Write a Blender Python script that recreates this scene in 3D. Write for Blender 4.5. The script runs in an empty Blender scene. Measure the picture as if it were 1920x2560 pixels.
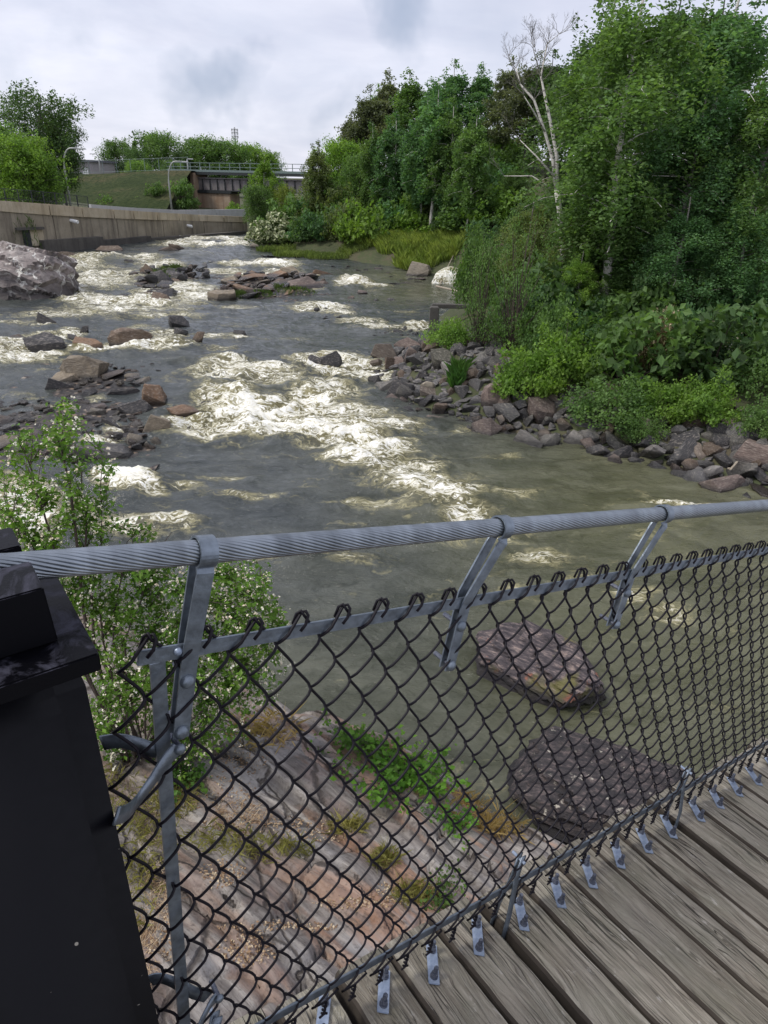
import bpy, bmesh, math, random
import numpy as np
from mathutils import Vector, Matrix
S = bpy.context.scene
COL = S.collection
# ------------------------------------------------------------------ camera, sky, sun, exposure
PIT = math.radians(25.93); ROLL = math.radians(1.3); F = 1706.67; EYE = 8.5
FW = np.array([0, math.cos(PIT), -math.sin(PIT)]); R0 = np.array([1.0, 0, 0]); U0 = np.array([0, math.sin(PIT), math.cos(PIT)])
RR = math.cos(ROLL)*R0 + math.sin(ROLL)*U0; UU = -math.sin(ROLL)*R0 + math.cos(ROLL)*U0
CAM = np.array([0, 0, EYE])
cd = bpy.data.cameras.new('camera'); cam = bpy.data.objects.new('camera', cd); COL.objects.link(cam); S.camera = cam
cd.sensor_fit = 'VERTICAL'; cd.sensor_height = 36; cd.lens = 24; cd.clip_start = .05; cd.clip_end = 3000
cam.matrix_world = Matrix(((RR[0], UU[0], -FW[0], 0), (RR[1], UU[1], -FW[1], 0), (RR[2], UU[2], -FW[2], EYE), (0, 0, 0, 1)))
S.render.resolution_x = 768; S.render.resolution_y = 1024
S.view_settings.view_transform = 'Standard'; S.view_settings.look = 'None'; S.view_settings.gamma = 1
S.view_settings.use_curve_mapping = False; S.view_settings.exposure = 0.62
S.render.engine = 'CYCLES'

def nodes(mat_or_world):
    nt = mat_or_world.node_tree; nt.nodes.clear(); return nt
class NT:
    """tiny node helper"""
    def __init__(s, nt): s.nt = nt
    def n(s, typ, ins=None, **props):
        nd = s.nt.nodes.new(typ)
        for k, v in props.items(): setattr(nd, k, v)
        for k, v in (ins or {}).items():
            sock = nd.inputs[k]
            if isinstance(v, bpy.types.NodeSocket): s.nt.links.new(v, sock)
            else: sock.default_value = v
        return nd
    def link(s, a, b): s.nt.links.new(a, b)
    def math(s, op, a, b=0.0, c=0.0, clamp=False):
        nd = s.n('ShaderNodeMath', operation=op, use_clamp=clamp)
        for i, v in enumerate((a, b, c)):
            if isinstance(v, bpy.types.NodeSocket): s.link(v, nd.inputs[i])
            else: nd.inputs[i].default_value = v
        return nd.outputs[0]
    def mix(s, fac, a, b, blend='MIX'):
        nd = s.n('ShaderNodeMix', data_type='RGBA', blend_type=blend)
        for k, v in ((0, fac), (6, a), (7, b)):
            if isinstance(v, bpy.types.NodeSocket): s.link(v, nd.inputs[k])
            else: nd.inputs[k].default_value = v if k == 0 else (*v, 1)[:4]
        return nd.outputs[2]
    def ramp(s, fac, stops, interp='LINEAR'):
        nd = s.n('ShaderNodeValToRGB', {'Fac': fac}); cr = nd.color_ramp; cr.interpolation = interp
        while len(cr.elements) < len(stops): cr.elements.new(.5)
        for e, (p, c) in zip(cr.elements, stops):
            e.position = p; e.color = (*c, 1) if hasattr(c, '__len__') else (c, c, c, 1)
        return nd.outputs[0]
    def noise(s, vec, scale, detail=4, rough=.55, dist=0.0, col=False):
        nd = s.n('ShaderNodeTexNoise', {'Vector': vec, 'Scale': scale, 'Detail': detail, 'Roughness': rough, 'Distortion': dist})
        return nd.outputs[1] if col else nd.outputs[0]
    def maprange(s, v, a, b, c=0.0, d=1.0):
        return s.n('ShaderNodeMapRange', {0: v, 1: a, 2: b, 3: c, 4: d}).outputs[0]
    def mapping(s, vec, scale=(1, 1, 1), rot=(0, 0, 0), loc=(0, 0, 0)):
        return s.n('ShaderNodeMapping', {'Vector': vec, 'Scale': scale, 'Rotation': rot, 'Location': loc}).outputs[0]

SUN_EL = math.radians(56); SUN_AZ = math.radians(-105)          # azimuth from +Y (ahead), negative = to the left
w = bpy.data.worlds.new('World'); S.world = w; w.use_nodes = True
t = NT(nodes(w))
sky = t.n('ShaderNodeTexSky', sky_type='NISHITA', sun_disc=False, sun_elevation=SUN_EL, sun_rotation=SUN_AZ)
tc = t.n('ShaderNodeTexCoord').outputs['Generated']
sep = t.n('ShaderNodeSeparateXYZ', {0: tc})
zz = t.math('MAXIMUM', sep.outputs[2], 0.0); zz = t.math('ADD', zz, .22)
pv = t.n('ShaderNodeCombineXYZ', {0: t.math('DIVIDE', sep.outputs[0], zz), 1: t.math('DIVIDE', sep.outputs[1], zz), 2: 0.0}).outputs[0]
n1 = t.noise(pv, .9, 6, .55, .4); n2 = t.noise(pv, 3.2, 6, .6, .3)
base = t.ramp(n1, [(.30, (.41, .425, .53)), (.45, (.51, .52, .61)), (.60, (.62, .62, .70)), (.75, (.76, .76, .83))])
base = t.mix(t.maprange(n2, .40, .72, 0, .30), base, (.42, .46, .57))
def sky_dir(px, py):
    d = FW + RR*(px-960)/F - UU*(py-1280)/F; return d/np.linalg.norm(d)
wob = t.n('ShaderNodeVectorMath', {0: t.n('ShaderNodeVectorMath', {0: t.noise(tc, 7, 4, .6, 0, True), 1: (.5, .5, .5)}, operation='SUBTRACT').outputs[0], 3: .16}, operation='SCALE').outputs[0]
tw = t.n('ShaderNodeVectorMath', {0: tc, 1: wob}, operation='ADD').outputs[0]
for (px, py, rx, st) in ((500, 190, .050, .8), (610, 215, .045, .8), (560, 205, .04, .6), (1010, 30, .05, .8), (1040, 85, .045, .7), (990, -40, .06, .7), (860, 290, .035, .55), (185, 105, .03, .3), (20, 190, .04, .35), (1230, 60, .07, .3)):
    dd = t.n('ShaderNodeVectorMath', {0: tw, 1: tuple(sky_dir(px, py))}, operation='DISTANCE').outputs['Value']
    base = t.mix(t.maprange(dd, rx, rx*.1, 0, st), base, (.29, .33, .43))
bgc = t.n('ShaderNodeBackground', {'Color': base, 'Strength': 1.0})
bgs = t.n('ShaderNodeBackground', {'Color': sky.outputs[0], 'Strength': .1})
mx = t.n('ShaderNodeMixShader', {0: .88, 1: bgs.outputs[0], 2: bgc.outputs[0]})
t.link(mx.outputs[0], t.n('ShaderNodeOutputWorld').inputs[0])
sl = bpy.data.lights.new('sun', 'SUN'); sl.energy = 1.5; sl.angle = math.radians(12); sl.color = (1, .96, .88)
so = bpy.data.objects.new('sun', sl); COL.objects.link(so)
sd = Vector((math.sin(SUN_AZ)*math.cos(SUN_EL), math.cos(SUN_AZ)*math.cos(SUN_EL), math.sin(SUN_EL)))
so.rotation_euler = sd.to_track_quat('Z', 'Y').to_euler(); so.location = (0, 0, 40)

# ------------------------------------------------------------------ geometry of the place
def ray(x, y): return FW + RR*(x-960)/F - UU*(y-1280)/F
def at_z(x, y, z):
    d = ray(x, y); return CAM + d*((z-EYE)/d[2])
def at_y(x, y, Y):
    d = ray(x, y); return CAM + d*(Y/d[1])
def sstep(a, b, x):
    t_ = np.clip((np.asarray(x, float)-a)/(b-a), 0, 1); return t_*t_*(3-2*t_)
def wz(Y):      # level of the river along its course (two sets of rapids)
    return .65*sstep(26, 36, Y) + 1.15*sstep(50, 78, Y)
def at_w(x, y):
    z = 0.0
    for _ in range(12):
        p = at_z(x, y, z); z = .5*z + .5*float(wz(min(max(p[1], 0), 400)))
    return at_z(x, y, z)

def _hash(i, j, k, seed):
    h = (i*374761393 + j*668265263 + k*2147483647 + seed*974634777) & 0xFFFFFFFF
    h = ((h ^ (h >> 13))*1274126177) & 0xFFFFFFFF; h = ((h ^ (h >> 16))*2246822519) & 0xFFFFFFFF
    return ((h ^ (h >> 15)) & 0xFFFFFF)/float(0xFFFFFF)
def vnoise(P, seed=0):
    P = np.asarray(P, float); i = np.floor(P).astype(np.int64); f = P-i; f = f*f*(3-2*f); out = 0
    for a in (0, 1):
        for b in (0, 1):
            for c in (0, 1):
                wgt = (f[:, 0] if a else 1-f[:, 0])*(f[:, 1] if b else 1-f[:, 1])*(f[:, 2] if c else 1-f[:, 2])
                out = out + wgt*_hash(i[:, 0]+a, i[:, 1]+b, i[:, 2]+c, seed)
    return out*2-1
def fbm(P, octs=4, seed=0, gain=.5, lac=2.03):
    P = np.asarray(P, float); o = 0; a = 1; s = 0
    for k in range(octs): o = o + a*vnoise(P*lac**k+k*17.3, seed+k); s += a; a *= gain
    return o/s
def P2(X, Y, sx=1.0, sy=1.0, z=0.0): return np.stack([X*sx, Y*sy, np.full_like(X, z)], 1)

def seg_dist(X, Y, pts, closed=False):
    d = np.full(X.shape, 1e9); n = len(pts)
    for i in range(n if closed else n-1):
        ax, ay = pts[i][:2]; bx, by = pts[(i+1) % n][:2]; vx, vy = bx-ax, by-ay
        t_ = np.clip(((X-ax)*vx+(Y-ay)*vy)/(vx*vx+vy*vy+1e-9), 0, 1)
        d = np.minimum(d, np.hypot(X-ax-t_*vx, Y-ay-t_*vy))
    return d
def inside(X, Y, pts):
    c = np.zeros(X.shape, bool); n = len(pts)
    for i in range(n):
        ax, ay = pts[i][:2]; bx, by = pts[(i+1) % n][:2]
        if ay == by: continue
        c ^= ((ay > Y) != (by > Y)) & (X < (bx-ax)*(Y-ay)/(by-ay)+ax)
    return c

RIGHT = [(45, -6)] + [tuple(at_w(*p)[:2]) for p in ((1990, 1262), (1920, 1238), (1750, 1190), (1600, 1145), (1400, 1100), (1250, 1078), (1110, 1045), (1010, 1005), (965, 950), (960, 905), (1040, 872), (1078, 850), (1085, 790), (1120, 765), (1180, 740), (1180, 702), (1110, 690), (1000, 672), (900, 655), (820, 640), (700, 628), (650, 615), (625, 600), (612, 584))]
WALLB = [tuple(at_w(*p)[:2]) for p in ((606, 583), (500, 585), (370, 604), (250, 617), (120, 634), (-60, 655))]
LEFT = [(-52, 60), (-34, 45), (-27, 30), (-22, 17), (-14, 11.6)]
NEAR = [tuple(at_z(*p, 0)[:2]) for p in ((0, 1480), (260, 1560), (450, 1640), (620, 1730), (740, 1800), (860, 1790), (1000, 1850), (1150, 1960), (1330, 2070), (1480, 2150))] + [(8, 2.5), (14, -6), (30, -20)]
RIVER = RIGHT + WALLB + LEFT + NEAR
RAIL = [(-150, 172), (-60, 148), (-36, 141), (-13, 131), (5, 104), (21, 77), (47, 42), (70, 5)]
BIGLAND = NEAR[:-1]
def rail_z(X): return 8.3 + sstep(-60, -36, X)*1.0 + sstep(-13, 10, X)*1.2
def ground(X, Y):
    X = np.atleast_1d(np.asarray(X, float)); Y = np.atleast_1d(np.asarray(Y, float))
    d = seg_dist(X, Y, RIVER, True); ins = inside(X, Y, RIVER); W = wz(Y)
    nz = fbm(P2(X, Y, .5, .5), 4, 3)
    bank = W-.12 + np.minimum(d, 3.2)*.42 + np.clip(d-3.2, 0, 60)*.085 + nz*.25*np.minimum(d, 1)
    left = (X < -12) & (Y > 55) & (X*0.55+Y < 200)
    dr = seg_dist(X, Y, RAIL); rz = rail_z(X) - .52*np.maximum(dr-4.0, 0) + nz*.3*np.minimum(np.maximum(dr-3, 0)*.4, 1)
    gap = (X > -37) & (X < -14) & (Y > 100)                       # the street runs through below the railway bridge
    rz = np.where(gap, -9, rz)
    streetz = np.clip(4.6 - (X+62)*.05, 1.6, 4.7)
    bank = np.where((X < -10) & (Y > 58) & (Y < 400), np.minimum(bank, streetz), bank)
    h = np.maximum(bank, rz)
    near = (seg_dist(X, Y, NEAR) < d+.01) & (Y < 12)
    h = np.where(near & ~ins, np.minimum(h, .1+d*.28)-.55, h)
    return np.where(ins, W-.12-np.minimum(d*.5, 1.3), h)
def gz(x, y): return float(ground(x, y)[0])

# ------------------------------------------------------------------ object helpers
def link(name, me, mat=None, parent=None, loc=None, color=None):
    o = bpy.data.objects.new(name, me); COL.objects.link(o)
    if mat and not me.materials: me.materials.append(mat)
    if parent: o.parent = parent
    if loc is not None: o.location = loc
    if color: o.color = (*color, 1)
    return o
def tag(o, label=None, cat=None, group=None, kind=None):
    if label: o['label'] = label
    if cat: o['category'] = cat
    if group: o['group'] = group
    if kind: o['kind'] = kind
    return o
def empty(name, loc=(0, 0, 0), label=None, cat=None, group=None, rz=0):
    o = bpy.data.objects.new(name, None); COL.objects.link(o); o.location = loc; o.rotation_euler.z = rz; o.empty_display_size = .1
    return tag(o, label, cat, group)
def mesh_np(name, V, Fq, smooth=False, attrs=None):
    V = np.asarray(V, np.float32); Fq = np.asarray(Fq, np.int32); k = Fq.shape[1]
    me = bpy.data.meshes.new(name); me.vertices.add(len(V)); me.vertices.foreach_set('co', V.ravel())
    me.loops.add(Fq.size); me.loops.foreach_set('vertex_index', Fq.ravel())
    me.polygons.add(len(Fq)); me.polygons.foreach_set('loop_start', np.arange(len(Fq), dtype=np.int32)*k)
    me.polygons.foreach_set('loop_total', np.full(len(Fq), k, np.int32))
    me.polygons.foreach_set('use_smooth', np.full(len(Fq), smooth))
    for an, av in (attrs or {}).items():
        a = me.attributes.new(an, 'FLOAT', 'POINT'); a.data.foreach_set('value', np.asarray(av, np.float32))
    me.update(calc_edges=True); me.validate(); return me
def grid_faces(nr, nc):
    i = np.arange(nr-1)[:, None]*nc + np.arange(nc-1)[None, :]; i = i.ravel()
    return np.stack([i, i+1, i+nc+1, i+nc], 1)
class MB:
    def __init__(s): s.v = []; s.f = []
    def add(s, V, Fc):
        b = len(s.v); s.v += [tuple(map(float, p)) for p in V]; s.f += [tuple(i+b for i in f) for f in Fc]; return s
    def box(s, c, size, ax=None, taper=1.0):
        """box centred at c; ax = three axis vectors"""
        c = np.array(c, float); ax = ax if ax is not None else np.eye(3); hx, hy, hz = (q/2 for q in size)
        V = []
        for z in (-1, 1):
            k = taper if z > 0 else 1
            for x, y in ((-1, -1), (1, -1), (1, 1), (-1, 1)):
                V.append(c + ax[0]*x*hx*k + ax[1]*y*hy*k + ax[2]*z*hz)
        return s.add(V, [(3, 2, 1, 0), (4, 5, 6, 7), (0, 1, 5, 4), (1, 2, 6, 5), (2, 3, 7, 6), (3, 0, 4, 7)])
    def tube(s, pts, r, n=6, closed=False, cap=True):
        P = np.array(pts, float); m = len(P); r = np.broadcast_to(r, (m,)) if np.ndim(r) == 0 else np.array(r)
        T = np.gradient(P, axis=0) if m > 2 else np.repeat((P[-1:]-P[:1]), m, 0)
        T = T/(np.linalg.norm(T, axis=1)[:, None]+1e-12)
        up = np.array([0, 0, 1.0]) if abs(T[0][2]) < .9 else np.array([1.0, 0, 0])
        N = np.cross(T[0], up); N /= np.linalg.norm(N); V = []
        for i in range(m):
            N = N - T[i]*(N@T[i]); N /= np.linalg.norm(N)+1e-12; B = np.cross(T[i], N)
            for k in range(n):
                a = 2*math.pi*k/n; V.append(P[i] + (N*math.cos(a)+B*math.sin(a))*r[i])
        Fc = [(i*n+k, i*n+(k+1) % n, (i+1)*n+(k+1) % n, (i+1)*n+k) for i in range(m-1) for k in range(n)]
        if cap: Fc += [tuple(reversed(range(n))), tuple((m-1)*n+k for k in range(n))]
        return s.add(V, Fc)
    def ribbon(s, pts, wdir, width, thick):
        """flat bar bent along pts; wdir = direction(s) of its width"""
        P = np.array(pts, float); m = len(P); T = np.gradient(P, axis=0); T /= np.linalg.norm(T, axis=1)[:, None]
        W = np.array(wdir, float); W = np.repeat(W[None], m, 0) if W.ndim == 1 else W
        W = W - T*(W*T).sum(1)[:, None]; W /= np.linalg.norm(W, axis=1)[:, None]; B = np.cross(T, W); V = []
        for i in range(m):
            for a, b in ((-1, -1), (1, -1), (1, 1), (-1, 1)): V.append(P[i]+W[i]*a*width/2+B[i]*b*thick/2)
        Fc = [(i*4+k, i*4+(k+1) % 4, i*4+4+(k+1) % 4, i*4+4+k) for i in range(m-1) for k in range(4)]
        Fc += [(3, 2, 1, 0), tuple((m-1)*4+k for k in range(4))]
        return s.add(V, Fc)
    def dome(s, c, axis, r, h, n=10):
        c = np.array(c, float); axis = np.array(axis, float)/np.linalg.norm(axis)
        a = np.cross(axis, [0, 0, 1] if abs(axis[2]) < .9 else [1, 0, 0]); a /= np.linalg.norm(a); b = np.cross(axis, a)
        V = []; rings = ((1, 0), (.92, .4), (.7, .75), (.35, .95))
        for rr_, hh in rings:
            for k in range(n):
                t_ = 2*math.pi*k/n; V.append(c+(a*math.cos(t_)+b*math.sin(t_))*r*rr_+axis*h*hh)
        V.append(c+axis*h); Fc = [(i*n+k, i*n+(k+1) % n, (i+1)*n+(k+1) % n, (i+1)*n+k) for i in range(3) for k in range(n)]
        Fc += [(3*n+k, 3*n+(k+1) % n, 4*n) for k in range(n)]
        return s.add(V, Fc)
    def mesh(s, name, smooth=False, bevel=0):
        me = bpy.data.meshes.new(name); me.from_pydata(s.v, [], s.f); me.update()
        bm = bmesh.new(); bm.from_mesh(me); bmesh.ops.recalc_face_normals(bm, faces=bm.faces)
        if bevel: bmesh.ops.bevel(bm, geom=list(bm.edges), offset=bevel, segments=2, affect='EDGES', clamp_overlap=True)
        bm.to_mesh(me); bm.free()
        if smooth: me.polygons.foreach_set('use_smooth', [True]*len(me.polygons))
        return me
    def build(s, name, mat, parent=None, smooth=False, bevel=0, color=None, loc=None):
        return link(name, s.mesh(name, smooth, bevel), mat, parent, loc, color)

# ------------------------------------------------------------------ materials
def mat(name):
    m = bpy.data.materials.new(name); m.use_nodes = True; t = NT(nodes(m)); out = t.n('ShaderNodeOutputMaterial')
    return m, t, out
def geo(t): return t.n('ShaderNodeNewGeometry').outputs['Position']
def objc(t): return t.n('ShaderNodeTexCoord').outputs['Object']
def finish(t, out, col, rough=.7, bump=None, bstr=.5, bdist=.02, metal=0.0, spec=.5, **kw):
    ins = {'Base Color': col if isinstance(col, bpy.types.NodeSocket) else (*col, 1), 'Roughness': rough, 'Metallic': metal, 'Specular IOR Level': spec}; ins.update(kw)
    p = t.n('ShaderNodeBsdfPrincipled', ins)
    if bump is not None: t.link(t.n('ShaderNodeBump', {'Height': bump, 'Strength': bstr, 'Distance': bdist}).outputs[0], p.inputs['Normal'])
    t.link(p.outputs[0], out.inputs[0]); return p

def m_plain(name, col, rough=.6, metal=0.0, var=.25, scale=8, bs=.2):
    m, t, out = mat(name); n = t.noise(objc(t), scale, 6, .6)
    c = t.mix(t.maprange(n, .3, .7), tuple(q*(1-var) for q in col), tuple(min(1, q*(1+var)) for q in col))
    finish(t, out, c, rough, n, bs, .01, metal); return m
M = {}
M['steel'] = m_plain('galvanized_steel', (.17, .20, .235), .38, .65, .35, 45, .2)
M['cable'] = m_plain('cable_steel', (.27, .30, .33), .30, .85, .3, 30, .1)
M['cable_core'] = m_plain('cable_core', (.02, .022, .026), .7, .2)
m, t, out = mat('plate_steel')
n = t.noise(objc(t), 45, 6, .65); n2 = t.noise(objc(t), 130, 3)
finish(t, out, t.mix(t.maprange(n, .35, .65), (.20, .25, .34), (.36, .42, .52)), .4, n2, .15, .003, .4); M['plate'] = m
m, t, out = mat('bolt_steel')
n = t.noise(geo(t), 160, 5, .65)
finish(t, out, t.mix(t.maprange(n, .35, .65), (.055, .065, .10), (.15, .16, .19)), .5, n, .3, .003, .45); M['bolt'] = m
m, t, out = mat('vinyl_wire')
n = t.noise(geo(t), 90, 4)
finish(t, out, t.mix(n, (.003, .003, .005), (.013, .010, .016)), .5, n, .2, .002, 0, .22); M['wire'] = m
m, t, out = mat('black_paint')
P_ = geo(t); n = t.noise(P_, 25, 8, .7, .6); n2 = t.noise(P_, 260, 3); n3 = t.noise(P_, 45, 2)
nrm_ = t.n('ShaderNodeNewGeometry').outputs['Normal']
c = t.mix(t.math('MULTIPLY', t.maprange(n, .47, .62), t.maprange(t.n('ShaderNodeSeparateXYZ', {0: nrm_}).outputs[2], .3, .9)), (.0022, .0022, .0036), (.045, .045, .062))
c = t.mix(t.maprange(n3, .745, .76), c, (.30, .28, .24))
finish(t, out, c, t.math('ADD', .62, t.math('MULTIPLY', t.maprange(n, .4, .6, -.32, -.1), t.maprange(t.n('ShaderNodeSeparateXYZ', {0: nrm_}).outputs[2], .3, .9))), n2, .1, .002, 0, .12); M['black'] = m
m, t, out = mat('black_paint_body'); n = t.noise(geo(t), 70, 3); n3 = t.noise(geo(t), 38, 2)
finish(t, out, t.mix(t.maprange(n3, .75, .76), (.0022, .0022, .0038), (.28, .26, .22)), t.maprange(n, .3, .7, .36, .44), n, .05, .001, 0, .16); M['black_body'] = m
# wood planks
m, t, out = mat('weathered_wood')
oi = t.n('ShaderNodeObjectInfo'); oc = objc(t)
off = t.n('ShaderNodeCombineXYZ', {0: t.math('MULTIPLY', oi.outputs['Random'], 37.0), 1: t.math('MULTIPLY', oi.outputs['Random'], 11.0), 2: 0.0}).outputs[0]
oc2 = t.n('ShaderNodeVectorMath', {0: oc, 1: off}, operation='ADD').outputs[0]
g0 = t.noise(t.mapping(oc2, (6, 1.0, 6)), 2.2, 3, .5, .8)
warp = t.n('ShaderNodeVectorMath', {0: oc2, 1: t.n('ShaderNodeCombineXYZ', {0: t.math('MULTIPLY', g0, .07), 1: 0.0, 2: 0.0}).outputs[0]}, operation='ADD').outputs[0]
g1 = t.noise(t.mapping(warp, (80, 3.2, 40)), 1.0, 7, .68); g2 = t.noise(t.mapping(warp, (300, 7, 60)), 1.0, 4, .6); g3 = t.noise(oc2, 7, 6, .6)
gc = t.noise(t.mapping(warp, (34, .9, 10)), 1.0, 3, .5, .3); crk = t.math('SUBTRACT', 1.0, t.math('MULTIPLY', t.math('ABSOLUTE', t.math('SUBTRACT', gc, .5)), 55.0), clamp=True); crk = t.math('MULTIPLY', crk, t.maprange(t.noise(oc2, 3, 3), .42, .55))
vk = t.n('ShaderNodeTexVoronoi', {'Vector': t.mapping(oc2, (8, 2.4, 1)), 'Scale': 1.0, 'Randomness': 1.0}).outputs['Distance']
knot = t.maprange(vk, .12, .02)
c = t.ramp(g1, [(.28, (.14, .112, .08)), (.45, (.245, .212, .16)), (.57, (.335, .298, .235)), (.72, (.46, .42, .345))])
c = t.mix(t.maprange(t.noise(oc2, 2.2, 4, .6), .4, .62, 0, .45), c, (.35, .32, .265))
c = t.mix(t.maprange(g2, .54, .66, 0, .75), c, (.06, .045, .034))
c = t.mix(t.math('MULTIPLY', crk, .92), c, (.022, .017, .013))
c = t.mix(t.maprange(g3, .42, .75, 0, .55), c, (.20, .20, .14))
c = t.mix(t.math('MULTIPLY', knot, .75), c, (.075, .05, .032))
c = t.mix(t.maprange(t.noise(t.mapping(oc2, (6, 3, 1)), 6, 7, .7), .60, .66, 0, .55), c, (.52, .49, .43))
tint = t.n('ShaderNodeHueSaturation', {'Color': c, 'Value': t.maprange(oi.outputs['Random'], 0, 1, .78, 1.15), 'Saturation': .9}).outputs[0]
hb = t.math('SUBTRACT', t.math('ADD', g1, t.math('MULTIPLY', g2, .5)), t.math('ADD', t.math('MULTIPLY', knot, .4), t.math('MULTIPLY', crk, 1.2)))
finish(t, out, tint, .82, hb, 1.0, .010, 0, .25); M['wood'] = m
# rock (object colour), dry and wet
def m_rock(name, wet):
    m, t, out = mat(name); oi = t.n('ShaderNodeObjectInfo'); oc = objc(t)
    off = t.n('ShaderNodeVectorMath', {0: oc, 1: t.n('ShaderNodeCombineXYZ', {0: t.math('MULTIPLY', oi.outputs['Random'], 50.0), 1: 0.0, 2: 0.0}).outputs[0]}, operation='ADD').outputs[0]
    n = t.noise(off, 2.2, 8, .65, .6); n2 = t.noise(t.mapping(off, (1, 1, 4), (.5, .3, 0)), 6, 6, .65); n3 = t.noise(off, 30, 5, .6)
    c = t.mix(t.maprange(n, .3, .7), t.mix(.5, oi.outputs['Color'], (.03, .028, .028)), oi.outputs['Color'])
    c = t.mix(t.maprange(n2, .52, .68, 0, .6), c, (.44, .39, .33))
    c = t.mix(t.maprange(n2, .46, .30, 0, .7), c, (.03, .027, .026))
    c = t.mix(t.maprange(n3, .55, .7, 0, .35), c, (.05, .045, .04))
    rough = .8
    if wet:
        z = t.n('ShaderNodeSeparateXYZ', {0: geo(t)}).outputs[2]; lz = t.n('ShaderNodeSeparateXYZ', {0: oi.outputs['Location']}).outputs[2]
        f = t.maprange(t.math('ADD', t.math('SUBTRACT', z, lz), t.math('MULTIPLY', n, -.25)), .14, -.02)
        c = t.mix(t.math('MULTIPLY', f, .78), c, (.014, .013, .013)); rough = t.maprange(f, 0, 1, .72, .22)
    finish(t, out, c, rough, t.math('ADD', t.math('MULTIPLY', n2, 1.0), t.math('MULTIPLY', n3, .35)), .75, .06); return m
M['rock'] = m_rock('dry_rock', False); M['wetrock'] = m_rock('wet_rock', True)
# pale-veined big boulder
m, t, out = mat('veined_rock'); P_ = geo(t)
n = t.noise(P_, .7, 8, .65, .8); n2 = t.noise(t.mapping(P_, (1, 1, 2.5)), 2.5, 6, .6)
v = t.n('ShaderNodeTexVoronoi', {'Vector': t.n('ShaderNodeVectorMath', {0: P_, 1: t.n('ShaderNodeVectorMath', {0: t.noise(P_, 1.6, 4, .6, 0, True), 3: 1.1}, operation='SCALE').outputs[0]}, operation='ADD').outputs[0], 'Scale': .62}, feature='DISTANCE_TO_EDGE').outputs['Distance']
c = t.ramp(n, [(.3, (.10, .09, .088)), (.5, (.25, .21, .195)), (.7, (.40, .36, .335))])
c = t.mix(t.maprange(n2, .5, .3, 0, .7), c, (.05, .048, .048))
zz = t.n('ShaderNodeSeparateXYZ', {0: P_}).outputs[2]
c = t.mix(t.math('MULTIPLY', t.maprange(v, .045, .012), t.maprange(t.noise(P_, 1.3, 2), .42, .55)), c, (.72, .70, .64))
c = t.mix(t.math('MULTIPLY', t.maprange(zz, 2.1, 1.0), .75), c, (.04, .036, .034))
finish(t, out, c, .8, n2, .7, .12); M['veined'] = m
# bedrock bank near the bridge
m, t, out = mat('bedrock'); P_ = geo(t)
rt = t.mapping(P_, (1, 1, 1), (0, 0, math.radians(38)))
n = t.noise(P_, .9, 8, .62, .5); st = t.noise(t.mapping(rt, (.7, 5.5, 3)), 1.3, 8, .62, .3); n3 = t.noise(P_, 14, 6, .65); st2 = t.noise(t.mapping(rt, (.5, 3.0, 2), (0, 0, 0), (7, 3, 0)), .8, 5, .6)
c = t.ramp(st, [(.30, (.06, .052, .048)), (.43, (.15, .132, .122)), (.54, (.255, .23, .21)), (.68, (.42, .385, .345))])
c = t.mix(t.maprange(n, .50, .68, 0, .8), c, (.30, .29, .29))
c = t.mix(t.math('MULTIPLY', t.maprange(st2, .50, .60, 0, .85), t.maprange(t.n('ShaderNodeSeparateXYZ', {0: P_}).outputs[0], -1.5, 2.0, .25, 1)), c, (.42, .20, .095))
c = t.mix(t.maprange(n, .45, .34, 0, .6), c, (.20, .145, .125))
c = t.mix(t.maprange(n3, .54, .66, 0, .6), c, (.07, .058, .05)); c = t.mix(t.maprange(t.noise(t.mapping(rt, (1, 14, 6)), 2.2, 5, .65), .56, .66, 0, .55), c, (.08, .065, .055))
vv = t.n('ShaderNodeTexVoronoi', {'Vector': t.mapping(t.n('ShaderNodeVectorMath', {0: rt, 1: t.n('ShaderNodeVectorMath', {0: t.noise(P_, 2, 4, .6, 0, True), 3: .22}, operation='SCALE').outputs[0]}, operation='ADD').outputs[0], (.30, 1.1, .6)), 'Scale': 1.0}, feature='DISTANCE_TO_EDGE').outputs['Distance']
crack = t.maprange(vv, .016, .003)
c = t.mix(t.math('MULTIPLY', crack, .85), c, (.045, .035, .03))
zz = t.n('ShaderNodeSeparateXYZ', {0: P_}).outputs[2]
c = t.mix(t.maprange(t.math('ADD', zz, t.math('MULTIPLY', n3, .15)), .26, .10, 0, .8), c, (.05, .042, .038))
finish(t, out, c, .8, t.math('SUBTRACT', t.math('ADD', t.math('MULTIPLY', st, 1.2), t.math('MULTIPLY', n3, .35)), crack), .8, .05); M['bedrock'] = m
# soil / forest ground
m, t, out = mat('ground_soil'); P_ = geo(t); n = t.noise(P_, .35, 6, .6); n2 = t.noise(P_, 4, 6, .65)
c = t.ramp(n, [(.35, (.045, .055, .022)), (.5, (.06, .075, .028)), (.65, (.09, .075, .045))])
c = t.mix(t.maprange(n2, .5, .75, 0, .6), c, (.13, .10, .07))
finish(t, out, c, .9, n2, .8, .1); M['soil'] = m
m, t, out = mat('grass_slope'); P_ = geo(t); n = t.noise(P_, .12, 6, .6); n2 = t.noise(t.mapping(P_, (1, 1, .3)), 1.8, 6, .7)
c = t.ramp(n, [(.35, (.035, .050, .018)), (.5, (.055, .070, .028)), (.65, (.095, .085, .045))])
c = t.mix(t.maprange(n2, .45, .6, 0, .8), c, (.022, .036, .014))
finish(t, out, c, .95, n2, 1, .3, 0, .1); M['grass_slope'] = m
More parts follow.
